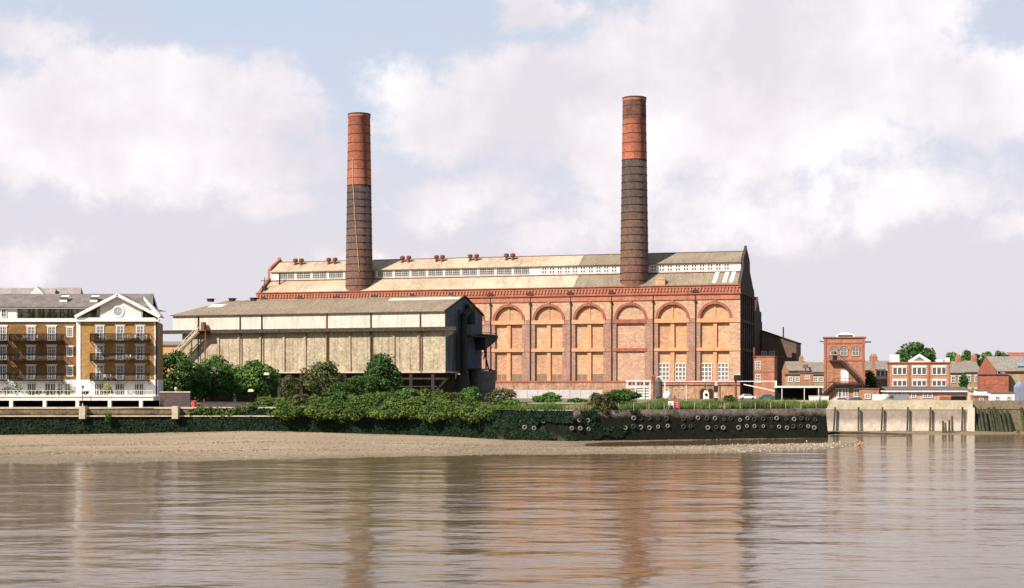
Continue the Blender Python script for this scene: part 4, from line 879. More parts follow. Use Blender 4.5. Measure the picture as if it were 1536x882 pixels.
# chapel
CY = 330.0
ch = thing('red_brick_chapel', 'red brick hall with a steep gable and broad grey roof at the right edge', 'hall', (at(1480,CY), CY, G), -R(15))
X = lambda u, Y=CY: at(u, Y) - at(1480, CY)
Z = lambda v, Y=CY: zat(v, Y) - G
MB().prism([(X(1467),0),(X(1494),0),(X(1494),Z(558)),(X(1479.5),Z(534.5)),(X(1467),Z(558))], 0, 1, 'y').build('gable_wall', M['chapel'], ch)
MB().box(X(1467.5),X(1510),-3.5,-.003,0,Z(562)).build('front_block', M['chapel'], ch)
MB().box(X(1466.5),X(1513),-3.8,-.05,Z(562)+.002,Z(560.5)).build('roof_edge', M['felt'], ch)
for u in (1472, 1480.5, 1489.5, 1501): MB().box(X(u)-.55,X(u)+.55,-3.56,-3.4,Z(577),Z(573)).build('brick_panel', M['darkred'], ch)
MB().slab([(X(1494)+.1,-.3,Z(556.5)),(X(1600),-.3,Z(556.5)),(X(1600),5.5,Z(534)),(X(1480.2),5.5,Z(534))], .2).slab([(X(1480.2),5.5,Z(534)),(X(1600),5.5,Z(534)),(X(1600),11,Z(556)),(X(1480),11,Z(556))], .2).build('roof', M['rroof'], ch)
MB().box(X(1510),X(1600),.3,9,0,Z(557)).build('side_wall', M['stock'], ch)
MB().slab([(X(1524),.8,Z(551.5)+.35),(X(1550),.8,Z(551.5)+.35),(X(1550),2.2,Z(546)+.35),(X(1524),2.2,Z(546)+.35)], .12).build('roof_light', M['bluegrey'], ch)
rf = thing('distant_red_roof', 'small bright red roof showing over the grey hall roof at the right edge', 'house', (at(1530,420), 420, G))
MB().box(-2.5,12,0,8,0,zat(536,420)-G).build('wall', M['rbrick'], rf); MB().slab([(-2.7,-.2,zat(535,420)-G),(12,-.2,zat(535,420)-G),(12,4,zat(528.5,424)-G),(-2.4,4,zat(528.5,424)-G)], .2).build('roof', M['chapel'], rf)
# clutter behind the right flood wall
bs = thing('blue_grey_shelter', 'blue grey sheeted shelter cut off by the right edge of the view', 'shelter', (at(1534,300), 300, G))
MB().prism([(-.8,0),(4,0),(4,zat(573,300)-G),(-.1,zat(573,300)-G),(-.8,zat(580,300)-G)], 0, 3, 'y').build('sheeting', M['bluegrey'], bs); MB().box(-.9,4,-.1,.0,.0,.3).build('kerb', M['felt'], bs)
def cabin(label, u0, u1, Y, v, m, d=2.2, roofm=None, nw=1):
    t = thing('site_cabin', label, 'cabin', ((at(u0,Y)+at(u1,Y))/2, Y, G)); w = (at(u1,Y)-at(u0,Y))/2; z = zat(v,Y)-G
    MB().box(-w,w,0,d,.1,z).build('wall', m, t); MB().slab([(-w-.12,-.15,z+.05),(w+.12,-.15,z+.05),(w+.12,d+.1,z+.22),(-w-.12,d+.1,z+.22)], .1).build('roof', roofm or M['felt'], t)
    for i in range(nw): window(t, -w+(2*w)*(i+.5)/nw, 0, z*.42, .8, .7, 2, 1, M['white'], M['glassg'], .08)
cabin('long white cabin behind the brown parapet, below the red chapel', 1487, 1522, 285, 589.5, M['clean'], nw=2)
cabin('pale pitched cabin left of the long white one, below the chapel', 1466, 1481, 287, 585.5, M['clean'])
cabin('cream store against the end of the creekside range', 1456.5, 1466, 290, 587, M['concstain'])
cabin('low orange brick store just behind the brown parapet', 1461, 1483, 280, 594.8, M['rbrick'])
def skip(label, u0, u1, Y, v, m):
    t = thing('storage_bin', label, 'bin', ((at(u0,Y)+at(u1,Y))/2, Y, G)); w = (at(u1,Y)-at(u0,Y))/2; z = zat(v,Y)-G
    MB().prism([(-w+.15,.05),(w-.15,.05),(w,z),(-w,z)], 0, 1.6, 'y').build('body', m, t); MB().box(-w-.05,w+.05,-.06,1.66,z+.002,z+.1).build('rim', m, t)
skip('plain white bin on the creek edge below the canopy, left of a pair', 1215.5, 1229.5, 282, 594.5, M['clean'])
skip('plain white bin on the creek edge below the tower stair, right of a pair', 1231, 1243.5, 282, 594.8, M['clean'])
# ------------------------------------------------------------------ cars
def car(label, u, Y, m, rz=0, van=False):
    t = thing('parked_van' if van else 'parked_car', label, 'van' if van else 'car', (at(u,Y), Y, G), rz, 'vehicles parked in the works yard')
    if van: prof = [(-2.4,.35),(2.4,.35),(2.45,.95),(1.75,1.15),(1.15,1.95),(-2.35,2.0)]; gl = [(.55,1.2),(1.62,1.2),(1.1,1.82),(.55,1.82)]
    else: prof = [(-2.1,.35),(2.1,.35),(2.15,.75),(1.2,.92),(.55,1.38),(-.9,1.42),(-1.6,.98),(-2.1,.9)]; gl = [(-1.35,.98),(1.02,.95),(.5,1.32),(-.85,1.35)]
    MB().prism(prof, -.85, .85, 'y').build('body', m, t)
    for y in (-.865, .845): MB().prism(gl, y, y+.02, 'y').build('side_window', M['glassd'], t)
    MB().slab([(gl[2][0]+.12,-.7,gl[2][1]),(gl[2][0]+.12,.7,gl[2][1]),(gl[1][0]+.16,.75,gl[1][1]),(gl[1][0]+.16,-.75,gl[1][1])], .03).build('windscreen', M['glassd'], t)
    for x in (-1.35, 1.35):
        for y in (-.88, .68):
            wz_ = MB().tube((x,y,.33),(x,y+.2,.33),.33,.33,14).build('wheel', M['tyre'], t); MB().tube((x,y-.01,.33),(x,y+.21,.33),.19,.19,10).build('hub', M['tankgrey'], wz_)
    for y in (-.6,.6): MB().box(prof[2][0]-.06,prof[2][0]+.02,y-.15,y+.15,.6,.74).build('headlight', M['clean'], t)
car('white car at the right corner of the station front', 1121, 385, M['carwhite'])
car('teal car half hidden by grass in front of the switch house', 1150, 380, M['carteal'], pi)
car('white car parked below the brick tower door', 1263, 290, M['carwhite'])
car('dark blue car parked below the tower, right of a white one', 1281, 288, M['carblue'], pi)
car('pale van parked at the left end of the creekside range', 1328, 292, M['carwhite'], 0, True)
car('grey van beside the pale one, before the creekside range', 1343, 290, M['cargrey'], pi, True)

# ------------------------------------------------------------------ plant and fittings in front of the station
def pole(name, label, cat, u, Y, vtop, r=.09, m=None, z0=G): 
    t = thing(name, label, cat, (at(u,Y), Y, z0)); h = zat(vtop,Y)-z0
    MB().tube((0,0,0),(0,0,h),r*1.2,r*.8,8).build('post', m or M['white'], t); return t, h
sg = thing('switchgear_frame', 'white slatted switchgear cabin with an open top gallery beside the dark silo', 'switchgear', (at(958,395), 395, G))
w = 18*395/F; zz = lambda v: zat(v,395)-G
MB().box(-w+2.4,w,0,2.5,0,zz(582)).box(-w,w,-.2,2.6,zz(581.8),zz(578.5)).box(-w,w,-.25,2.6,zz(572.5),zz(570)).build('cabin_body', M['clean'], sg)
for x in (-w,-w*.3,w*.4,w-.3): MB().box(x,x+.3,-.25,.1,0,zz(572.5)).build('post', M['clean'], sg)
for i, (a, b) in enumerate(((-w+.5,-w+1.2),(-w+1.6,-w+2.5),(-w+2.8,-w+3.4),(-w+3.7,-w+4.5),(w-1.4,w-.6))): MB().box(a,b,-.15,0,zz(577.8),zz(573.6)).build('slot', M['tankgrey'], sg)
for i in range(4): MB().box(-w+2.6,w-.4,-.06,-.0,.6+i*.75,.8+i*.75).build('louvre', M['tankgrey'], sg)
si = thing('steel_silo', 'dark upright steel silo with white pipes at the foot of the station', 'silo', (at(988,393), 393, G))
MB().lathe([(.6,0),(1.0,.8),(1.0,4.6),(.5,5.2),(.05,5.3)], 16).build('shell', M['tankgrey'], si)
MB().path([(1.6,-.6,0),(1.6,-.6,4.2),(.2,-.6,5.9),(-.6,-.6,5.7)], .16).path([(2.6,-.4,0),(2.6,-.4,2.6),(1.6,-.4,3.4)], .12).build('pipe', M['clean'], si)
MB().tube((-1.3,0,0),(-1.3,0,6.4),.25).box(-1.8,-.9,-.3,.3,5.0,6.0).build('stanchion', M['rust'], si)
ti = thing('storage_tank', 'small pale rounded tank in the yard right of the silo', 'tank', (at(1001,391), 391, G))
MB().lathe([(.9,.3),(1.0,.5),(1.0,1.5),(.7,1.9),(.05,2.05)], 14).build('shell', M['clean'], ti, smooth=True); MB().box(-.8,.8,-.8,.8,0,.3).build('base', M['coping'], ti)
for i, u in enumerate((1013.5, 1023.5)):
    ga = thing('brick_pillar', 'pale gate pillar at the station foot, %s of two' % ('left','right')[i], 'pillar', (at(u,396), 396, G)); MB().box(-.45,.45,0,.9,0,2.6).build('shaft', M['pink'], ga); MB().box(-.55,.55,-.1,1,2.603,2.85).build('cap', M['coping'], ga)
pu = thing('pump_housing', 'small white hooded pump housing before the station end bay', 'pump housing', (at(1059.5,390), 390, G))
MB().prism([(-.7,0),(.7,0),(.7,1.5),(.35,2.3),(-.35,2.3),(-.7,1.5)], 0, 1.0, 'y').build('hood', M['clean'], pu); MB().lathe([(.42,0),(.42,.1)], 14, (0,0,0)).build('base', M['tyre'], pu); MB().prism([(.4*cos(2*pi*i/12), 1.2+.4*sin(2*pi*i/12)) for i in range(12)], -.05, 0, 'y').build('opening', M['void'], pu)
for i, u in enumerate((1054.5, 1065.5)):
    t = thing('arched_doorway', 'dark arched doorway in the station plinth, %s of two' % ('left','right')[i], 'doorway', (at(u,403.5)+.0, 403.5+.0, G))
    n = 8; MB().prism([(-.75,0),(.75,0)]+[(.75*cos(pi*k/n), 2.0+.75*sin(pi*k/n)) for k in range(n+1)], 0, .3, 'y').build('door', M['dark'], t); MB().box(-1.0,-.76,-.05,.4,0,2.6).box(.76,1.0,-.05,.4,0,2.6).box(-1.0,1.0,-.05,.4,2.78,3.0).build('frame', M['darkred'], t)
pole('flag_pole', 'thin white pole standing behind the red sign', 'pole', 1029.5, 258, 577.5, .06)
t, h = pole('navigation_post', 'dark and white navigation post with fittings, right along the quay edge', 'post', 1074, 249, 572.5, .2, M['clean'])
MB().box(-.28,.28,-.28,.28,.3,1.7).box(-.3,.3,-.3,.3,h*.62,h*.85).tube((-.8,0,h*.95),(.8,0,h*.95),.08).build('fitting', M['iron'], t)
t, h = pole('lamp_column', 'rusty lamp column with a boxy head at the station right corner', 'lamp', 1103.5, 400, 562.5, .3, M['rust'])
MB().box(-.4,1.3,-.5,.5,h-1.6,h).build('lamp_head', M['iron'], t); MB().box(-.2,1.1,-.4,.4,h+.003,h+.3).build('lamp_cap', M['clean'], t)
t, h = pole('river_signal', 'slim grey signal post with a round white top before the station end bay', 'signal post', 1057.5, 392, 572, .16, M['tankgrey'])
MB().lathe([(.05,-.35),(.35,-.2),(.4,.1),(.25,.35),(.02,.45)], 10, (0,0,h)).build('lamp_head', M['clean'], t)
rs = thing('safety_sign', 'faded red board beside a white one on the quay edge', 'sign', (at(1011.5,237.8), 237.8, G))
MB().box(-.05,.82,-.12,-.04,.15,1.35).build('red_board', M['redpaint'], rs)
for z in (1.0,.7,.4): MB().box(.2,.6,-.135,-.122,z,z+.14).build('faded_marking', mat('faded_marking', (.62,.3,.28)), rs)
MB().box(-1.0,-.08,.0,.08,.6,1.3).build('white_board', M['clean'], rs)
for x in (-.9,-.2,.05,.7): MB().box(x,x+.08,-.04,.04,0,1.2).build('post', M['white'], rs)
# quay-edge railing
qr = thing('quay_railing', 'low thin pale wire railing along the top of the dark quay', 'railing', (0,0,0))
rl = MB(); prev = None
for i in range(44):
    u = 905 + i*7.6; Y = interp(TOPLINE, u) + .5; x = at(u, Y); MB().beam((x,Y,G),(x,Y,G+1.0),.035).build('post', M['tankgrey'] if i % 3 else M['white'], qr)
    if prev:
        for z in (.55,.98): rl.beam((*prev, G+z), (x, Y, G+z), .02)
    prev = (x, Y)
rl.build('rail', M['tankgrey'], qr)
# pale hoarding along the foot of the station
hb = thing('hoarding', 'long pale lilac hoarding along the foot of the station front', 'hoarding', (PX, PY, G), -TH)
xa_, xb_ = pcoord(728,-6), pcoord(903,-6)
MB().box(xa_, xb_, -6.2, -6, .0, 2.35).build('panel', M['barrier'], hb)
for i in range(12): x = xa_+(xb_-xa_)*i/11; MB().box(x-.08,x+.08,-6.28,-6.203,0,2.45).build('post', M['coping'], hb)
lwl = thing('garden_wall', 'low brown brick wall with a pale coping among the quayside bushes', 'wall', (at(785,246), 246, G))
L_ = at(884,246)-at(785,246); MB().box(0,L_,0,.5,-.1,.75).build('brickwork', mat('low_wall_brick', (.33,.2,.11), (.26,.16,.09), .4, 2.5, .35), lwl); MB().box(-.05,L_+.05,-.1,.6,.753,.93).build('coping', M['coping'], lwl)
# lamps on the left
t, h = pole('street_lamp', 'slim dark lamp post on the embankment pier before the flats', 'street lamp', 124, 250, 583, .06, M['black'], G+.35)
MB().lathe([(.12,0),(.1,.3),(.06,.5)],8).build('base', M['coping'], t); MB().lathe([(.05,0),(.22,.15),(.22,.45),(.05,.6)],10,(0,0,h)).build('lantern', M['glassg'], t)
for lab, u, Y, v in (('globe lamp against the second round tree from the flats', 321, 272, 556.5), ('pale hooded lamp standing before the third round tree', 400, 268, 562.5), ('low hooded lamp at the left end of the ivy', 376.5, 262, 587.5)):
    t, h = pole('park_lamp', lab, 'lamp', u, Y, v, .07, M['black'])
    (MB().lathe([(.1,-.1),(.38,.1),(.45,.4),(.3,.7),(.02,.8)], 12, (0,0,h)) if u < 350 else MB().prism([(-.5,0),(.5,0),(.35,.45),(-.35,.45)], -.4, .4, 'y')).build('lantern', M['clean'], t, (0,0,0) if u < 350 else (0,0,h))
t = thing('litter_bin', 'small red litter bin right of the dark brick boundary wall', 'bin', (at(291,252.3), 252.3, G)); MB().lathe([(.38,0),(.42,1.0)], 12).build('body', M['redpaint'], t); MB().lathe([(.46,1.0),(.46,1.1),(.1,1.2)], 12).build('lid', M['redpaint'], t)
lh = thing('planter_wall', 'low dark brick planter wall below the round trees', 'wall', (at(300,256), 256, G)); L_ = at(368,256)-at(300,256)
MB().box(0,L_,0,.4,0,.85).build('brickwork', M['purplewall'], lh); MB().box(0,L_,-.05,.45,.853,.95).build('coping', M['purplewall'], lh)

# ------------------------------------------------------------------ tyres on the quay
def torus(R_, r, n=18, k=8):
    mb = MB()
    for i in range(n):
        a = 2*pi*i/n
        for j in range(k):
            b = 2*pi*j/k; rr = R_ + r*cos(b); mb.v.append((rr*cos(a), r*1.1*sin(b), rr*sin(a)))
    for i in range(n):
        for j in range(k): mb.f.append((i*k+j, ((i+1)%n)*k+j, ((i+1)%n)*k+(j+1)%k, i*k+(j+1)%k))
    return mb
tp, td = torus(.27,.095).data('tyre', M['tyrepale'], smooth=True), torus(.27,.095).data('tyre_dark', M['tyre'], smooth=True)
rows = {'upper': (628.5, [801,815,858,870,882,950,962,975,988,1000,1025,1036,1047,1061,1073,1085,1097,1109,1122,1131,1144,1156,1166,1178,1190,1201,1212,1223]),
        'lower': (640.3, [787,802,814,857,870,883,938,951,962,975,988,1001,1025,1037,1062,1074,1086,1109,1121,1133,1145,1157,1168,1180,1190,1202,1213,1222])}
for row, (v, us_) in rows.items():
    for i, u in enumerate(us_):
        u += rnd.uniform(-1.3,1.3); vv = v + rnd.uniform(-1.5,1.5) + (2 if u < 900 else 0) + (10 if u == 787 else 0)
        Yb, Yt = interp(BASE, u), interp(TOPLINE, u); Z_ = zat(vv, Yb+.4); Y = Yb + (Yt-Yb)*(Z_+.5)/(G+.5) - .12
        dark = (rnd.random() < (.5 if row == 'upper' else .2))
        o = link('tyre', td if dark else tp, None, (at(u, Y), Y - (.25 if u < 960 else 0), Z_), rnd.uniform(-.25,.25)); o.rotation_euler.x = rnd.uniform(-.3,.15)
        o.scale = (rnd.uniform(.8,1.12),)*3
        tag(o, '%s tyre hung on the dark quay wall, %s from the left in the %s row' % ('black' if dark else 'bleached', ORD[i], row), 'tyre', 'tyres hung along the quay wall')
# ------------------------------------------------------------------ debris on the foreshore
st_ = MB()
def pebble(x, y, z, r):
    n = len(st_.v); st_.v += [(x-r,y,z),(x+r,y,z),(x,y-r*.8,z),(x,y+r*.8,z),(x,y,z+r*.8),(x,y,z-r*.5)]
    st_.f += [tuple(i+n for i in f) for f in ((0,2,4),(2,1,4),(1,3,4),(3,0,4),(2,0,5),(1,2,5),(3,1,5),(0,3,5))]
for i in range(1100):
    u = rnd.uniform(-10, 1265); Ye = interp(EDGE, u); Yb = interp(BASE, min(u,1243)); Y = Ye + abs(rnd.gauss(0, .14 if i % 2 else .5))*(Yb-Ye)*.8 + rnd.uniform(-1,1)
    if Y < Yb-1: pebble(at(u,Y), Y, bz(u,Y)+.02, rnd.uniform(.03,.12))
tag(st_.build('pebbles', mat('pale_pebbles', (.40,.32,.24), (.12,.09,.065), 3, 5, .3)), kind='stuff')
st_ = MB()
for i in range(330):
    u = rnd.gauss(1185, 85); 
    if not 1000 < u < 1300: continue
    Ye = interp(EDGE, u); Y = Ye + abs(rnd.gauss(0, 12)) - 1.0
    pebble(at(u,Y), Y, max(bz(u,Y),-.02)+.04, rnd.uniform(.04,.15))
tag(st_.build('white_rubble', mat('white_rubble', (.58,.53,.47), (.3,.26,.22), 2, 5, .2)), kind='stuff')
st_ = MB()
for i in range(2600):
    u = rnd.uniform(-20, 1200); Ye = interp(EDGE, u); Yb = interp(BASE, min(u,1243)); t_ = rnd.random()
    band = rnd.choice((.97,.5,.25,None)); t_ = band + rnd.gauss(0,.02) if band else t_
    Y = Ye + t_*(Yb-Ye)
    if Ye+1 < Y < Yb-.4: pebble(at(u,Y), Y, bz(u,Y)+.01, rnd.uniform(.04,.15))
tag(st_.build('dark_stones', mat('dark_stones', (.10,.075,.05), (.17,.13,.09), 3, 5, .4)), kind='stuff')
dw = MB(); x, Y = at(1069,214), 214.; z = bz(1069,214)
dw.tube((x-.8,Y,z+.1),(x+1.0,Y-.4,z+.25),.12,.07,7).tube((x-.1,Y,z+.15),(x+.2,Y-.1,z+.75),.09,.04,6).tube((x+.3,Y,z+.2),(x+.8,Y+.5,z+.5),.07,.03,6).tube((x-.8,Y,z+.1),(x-1.3,Y+.2,z+.05),.1,.04)
tag(dw.build('driftwood', M['dark']), 'dark branch of driftwood lying on the gravel spit below the tyres', 'driftwood')
fb = thing('orange_float', 'small orange float at the tip of the gravel spit', 'float', (at(1289,214), 214, 0)); MB().lathe([(.05,0),(.25,.1),(.3,.22),(.2,.36),(.05,.42)], 12).build('body', M['orangep'], fb, smooth=True); MB().tube((0,0,.4),(0,0,.55),.04).build('eye', M['iron'], fb)
# ------------------------------------------------------------------ foliage
rn = random.Random(21)
def leaves(mb, blobs, n, size, up=.25, shell=.62):
    ws = [b[3]*b[4] + b[4]*b[5] + b[3]*b[5] for b in blobs]; tot = sum(ws)
    for b, w_ in zip(blobs, ws):
        cx, cy, cz, rx, ry, rz_ = b
        for _ in range(int(n*w_/tot)+1):
            while True:
                d = Vector((rn.gauss(0,1), rn.gauss(0,1), rn.gauss(0,1)))
                if d.length > .01: break
            d.normalize(); k = shell + (1.08-shell)*rn.random()**.6 + (.3*rn.random() if rn.random() < .12 else 0)
            p = Vector((cx + d.x*rx*k, cy + d.y*ry*k, cz + d.z*rz_*k))
            nrm = (d*.8 + Vector((rn.gauss(0,.5), rn.gauss(0,.5), rn.gauss(0,.5)+up))).normalized()
            a = nrm.orthogonal().normalized(); a = Matrix.Rotation(rn.uniform(0, 6.28), 3, nrm) @ a; c = nrm.cross(a)
            s = size*rn.uniform(.5,1.45); i = len(mb.v)
            mb.v += [tuple(p - a*s*.5), tuple(p + c*s*.38 + nrm*s*.08), tuple(p + a*s*.62), tuple(p - c*s*.38 + nrm*s*.08)]; mb.f.append((i,i+1,i+2,i+3))
def clumps(cx, cy, cz, rx, ry, rz_, n, k=.36, cone=0, low=-.75):
    out = [(cx, cy, cz, rx*.72, ry*.72, rz_*.75)]
    for _ in range(n):
        while True:
            d = Vector((rn.gauss(0,1), rn.gauss(0,1), rn.gauss(0,1))).normalized()
            if d.z > low: break
        f = 1 - cone*max(0, (d.z+.4)/1.4)
        r = rn.uniform(.65,1.25)*k; out.append((cx + d.x*rx*.78*f, cy + d.y*ry*.78*f, cz + d.z*rz_*.8, rx*r, ry*r, min(rx,rz_)*r*.85))
    return out
def tree(name, label, u, vtop, hw, Y, m, n=3200, size=.42, cone=0, gz=G, vb=None, cat='tree', group=None, nc=42, wood=True, k=.28, sx=0):
    x, h = at(u, Y), zat(vtop, Y) - gz; r = hw*Y/F; zb = (zat(vb, Y) - gz) if vb else h*.18
    t = thing(name, label, cat, (x, Y, gz), 0, group); rz_ = (h - zb)/2; cz = zb + rz_
    bl_ = clumps(sx, 0, cz, r*.92, r*.85, rz_*.93, nc, k, cone); mb = MB(); leaves(mb, bl_, n, size); mb.build('crown', m, t, fix=False)
    if wood:
        tr = MB(); tr.tube((0,0,-.3),(0,.1,cz),.045*h,.02*h,9)
        for _ in range(7):
            b = rn.choice(bl_[1:]); z0 = rn.uniform(.5,1)*cz; tr.tube((0,.05,z0),(b[0]*.85,b[1]*.85,b[2]),.016*h,.006*h,6)
        tr.build('trunk', M['bark'], t)
    return t
g1 = 'round trees in front of the coal shed'
tree('tree', 'broad dark green tree against the right side of the flats', 261, 525, 38, 284, M['lf_dark'], 4600, .5, vb=606, group=g1)
tree('tree', 'bushy mid green tree behind the globe lamp', 318, 531, 40, 279, M['lf_mid'], 5200, .46, vb=606, group=g1)
tree('tree', 'round green tree left of the hooded lamp, before the shed wall', 383, 539, 39, 280, M['lf_mid'], 4600, .46, vb=602, group=g1)
tree('tree', 'sparse olive tree with a ragged crown before the shed wall', 483, 538, 37, 276, M['lf_olive'], 3400, .4, vb=600, group=g1, nc=34, k=.28)
tree('tree', 'dense dark cone shaped tree before the right half of the shed', 573, 525, 36, 272, M['lf_dark'], 6000, .42, cone=.62, vb=602, group=g1, nc=30)
gs = 'bushes along the top of the bank'
B = lambda lab, u, vt, hw, Y, m, n, vb, size=.34, gz=G, nc=24, sx=0: tree('bush', lab, u, vt, hw, Y, m, n, size, gz=gz, vb=vb, cat='bush', group=gs, nc=nc, wood=False, sx=sx)
B('dark spreading bush at the foot of the cone shaped tree', 540, 560, 30, 268, M['lf_dark'], 1800, 598)
B('grey green bush under the shed, left of the sparse tree', 436, 562, 22, 276, M['lf_olive'], 1300, 600)
B('dark low bush filling the gap between the two leftmost round trees', 296, 566, 22, 276, M['lf_dark'], 1300, 606)
B('dark low bush between the globe lamp tree and the next', 350, 566, 20, 276, M['lf_dark'], 1200, 604)
B('dark bush below the sparse olive tree', 512, 572, 24, 266, M['lf_dark'], 1300, 600)
B('small bright green bush below the shed gable drum', 706, 578, 17, 252, M['lf_mid'], 1000, 604)
B('yellow green bush before the left end of the lilac hoarding', 752, 580, 28, 246, M['lf_olive'], 2000, 618)
B('leafy green bush at the foot of the yellowish one, over the wall edge', 772, 598, 24, 236, M['lf_mid'], 1500, 628)
B('round green bush behind the low brown wall', 822, 588, 24, 262, M['lf_mid'], 1500, 607)
B('low dark bush behind the right end of the low brown wall', 864, 597, 18, 256, M['lf_dark'], 900, 608)
B('browned straggly bush hanging over the quay edge', 903, 583, 27, 234, M['lf_brown'], 3200, 642, .32, nc=26)
B('dark low bush growing out of the ivy below the sparse olive tree', 508, 588, 17, 250.5, M['lf_dark'], 1000, 616)
B('olive bush growing out of the ivy at the left of the mound', 452, 590, 15, 251, M['lf_olive'], 900, 614)
B('browned bush at the right shoulder of the ivy mound', 684, 588, 17, 243, M['lf_brown'], 1000, 618)
B('pale green bush on the ivy below the cone shaped tree', 612, 580, 15, 247, M['lf_mid'], 900, 606)
B('dark green bush left of the white switchgear cabin', 932, 582, 31, 250, M['lf_dark'], 2800, 612)
B('bright green bush right of the white switchgear cabin', 994, 597, 15, 252, M['lf_mid'], 700, 612)
B('pale green bush at the right corner of the station', 1096, 592, 13, 262, M['lf_olive'], 700, 609)
B('small green bush growing on the embankment wall before the flats', 162, 618, 6, 249.6, M['lf_dark'], 260, 634, .3, 3.0, 8)
# behind the right bank
tree('tree', 'large round dark tree rising behind the office', 1371, 513, 37, 385, M['lf_dark'], 4200, .6, vb=570, nc=30)
tree('tree', 'dark evergreen between the tower and the conservatory', 1305, 553, 12, 326, M['lf_dark'], 1500, .42, vb=600, cone=.2)
tree('columnar_shrub', 'narrow dark green shrub against the terraced houses', 1445, 558, 7.5, 335, M['lf_dark'], 900, .36, vb=592, cat='shrub')
for i, (u, v, hw, Y, lab) in enumerate(((1428,528,19,470,'far tree at the left end of the skyline row, right of the office'),(1449,525,16,480,'taller far tree over the terraced houses'),(1464,530,15,470,'low far tree left of the chapel gable'),
        (1483,524,14,500,'far tree behind the chapel gable tip'),(1499,523,15,500,'broad far tree over the hall roof'),(1513,529,12,490,'small far tree at the right end of the skyline row'),(1436,534,14,440,'low bushy far tree over the first terraced roof'))):
    tree('tree', lab, u, v, hw, Y, M['lf_mid'] if i % 3 == 0 else M['lf_dark'], 1000, .7, vb=562, group='trees on the right skyline', nc=14)

ft = MB(); fb_ = []
for i in range(150): fb_.append((rn.uniform(-420,420), rn.uniform(600,680), G+rn.uniform(2,4), rn.uniform(5,11), 5, rn.uniform(3.5,5.5)))
leaves(ft, fb_, 11000, 1.3); tag(ft.build('far_woods', M['lf_dark'], fix=False), 'low line of trees far behind the buildings', 'woods', kind='stuff')
# ivy: cascades over the bank in the middle
iv = MB(); ivd = MB()
IT = [(270,618),(300,613),(370,609),(392,602),(430,596),(470,596),(520,594),(560,586),(620,583),(665,587),(690,592),(720,602),(745,612),(800,618),(860,622)]
blobs = []
for _ in range(680):
    u = rn.uniform(285, 742); vt = interp(IT, u) + 4*mnoise.noise((u*.06, 1, 2)) + 5*mnoise.noise((u*.022, 3, 2)); Yt = interp(TOPLINE, u); Zt = zat(vt, Yt + 1.2)
    if u < 380:
        yy, zz_ = -.25 - .3*rn.random(), Zt - .3 - rn.random()*.6*max(.2, 1+mnoise.noise((u*.09, 0, 5)))
        r = rn.uniform(.25,.5)
    else:
        depth = 7.0*min(1, (u-375)/50); q = rn.random(); yy = 5.0 - q*(depth+1.0); f = max(0, min(1, (yy+1.3)/(depth*.85+.5)))
        drop = .25 + 1.7*mnoise.noise((u*.05, 4, 0))
        zz_ = G - .6 - max(0, drop)*(1-f)**2 + (Zt - .45 - G + .6)*f**.6; r = rn.uniform(.45,1.05)
        if u > 690 and rn.random() < (u-690)/60: continue
    blobs.append((at(u, Yt), Yt + yy, zz_ + rn.gauss(0,.18), r*1.15, r, r*.75))
leaves(iv, blobs, 34000, .36, up=.5, shell=.7)
o = iv.build('ivy', M['lf_ivy'], fix=False); tag(o, 'bright green ivy mounded over the bank top between the trees and the wall', 'ivy', kind='stuff')
# the bank under the ivy
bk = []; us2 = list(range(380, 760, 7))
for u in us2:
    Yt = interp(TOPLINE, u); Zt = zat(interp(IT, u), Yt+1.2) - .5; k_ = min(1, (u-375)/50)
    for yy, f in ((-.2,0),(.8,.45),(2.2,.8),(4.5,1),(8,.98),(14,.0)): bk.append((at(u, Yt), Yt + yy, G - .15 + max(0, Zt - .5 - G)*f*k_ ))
tag(MB().add(bk, [(i*6+j, (i+1)*6+j, (i+1)*6+j+1, i*6+j+1) for i in range(len(us2)-1) for j in range(5)]).build('bank_earth', mat('shaded_soil', (.03,.04,.016), (.02,.026,.012), .6, 3, .4), fix=False, smooth=True), kind='structure')  # soil darkened to put the shade under the ivy into its colour
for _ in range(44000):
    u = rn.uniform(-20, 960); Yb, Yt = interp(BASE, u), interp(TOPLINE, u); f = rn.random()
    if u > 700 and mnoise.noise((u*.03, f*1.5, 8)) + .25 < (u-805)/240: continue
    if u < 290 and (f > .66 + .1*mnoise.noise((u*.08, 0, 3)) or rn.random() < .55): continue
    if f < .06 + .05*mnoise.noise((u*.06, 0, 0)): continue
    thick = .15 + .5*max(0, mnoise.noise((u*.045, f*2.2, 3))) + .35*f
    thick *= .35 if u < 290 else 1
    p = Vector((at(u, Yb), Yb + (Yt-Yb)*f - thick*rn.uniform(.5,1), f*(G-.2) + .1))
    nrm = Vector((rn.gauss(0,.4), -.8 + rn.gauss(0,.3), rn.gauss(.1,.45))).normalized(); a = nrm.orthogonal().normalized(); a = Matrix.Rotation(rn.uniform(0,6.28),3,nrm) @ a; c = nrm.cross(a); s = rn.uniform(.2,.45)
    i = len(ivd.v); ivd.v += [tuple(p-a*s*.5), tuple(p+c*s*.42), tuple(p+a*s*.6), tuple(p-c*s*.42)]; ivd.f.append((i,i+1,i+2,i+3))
tag(ivd.build('creeper', M['lf_ivyd'], fix=False), 'dark creeper hanging down the face of the river wall', 'creeper', kind='stuff')
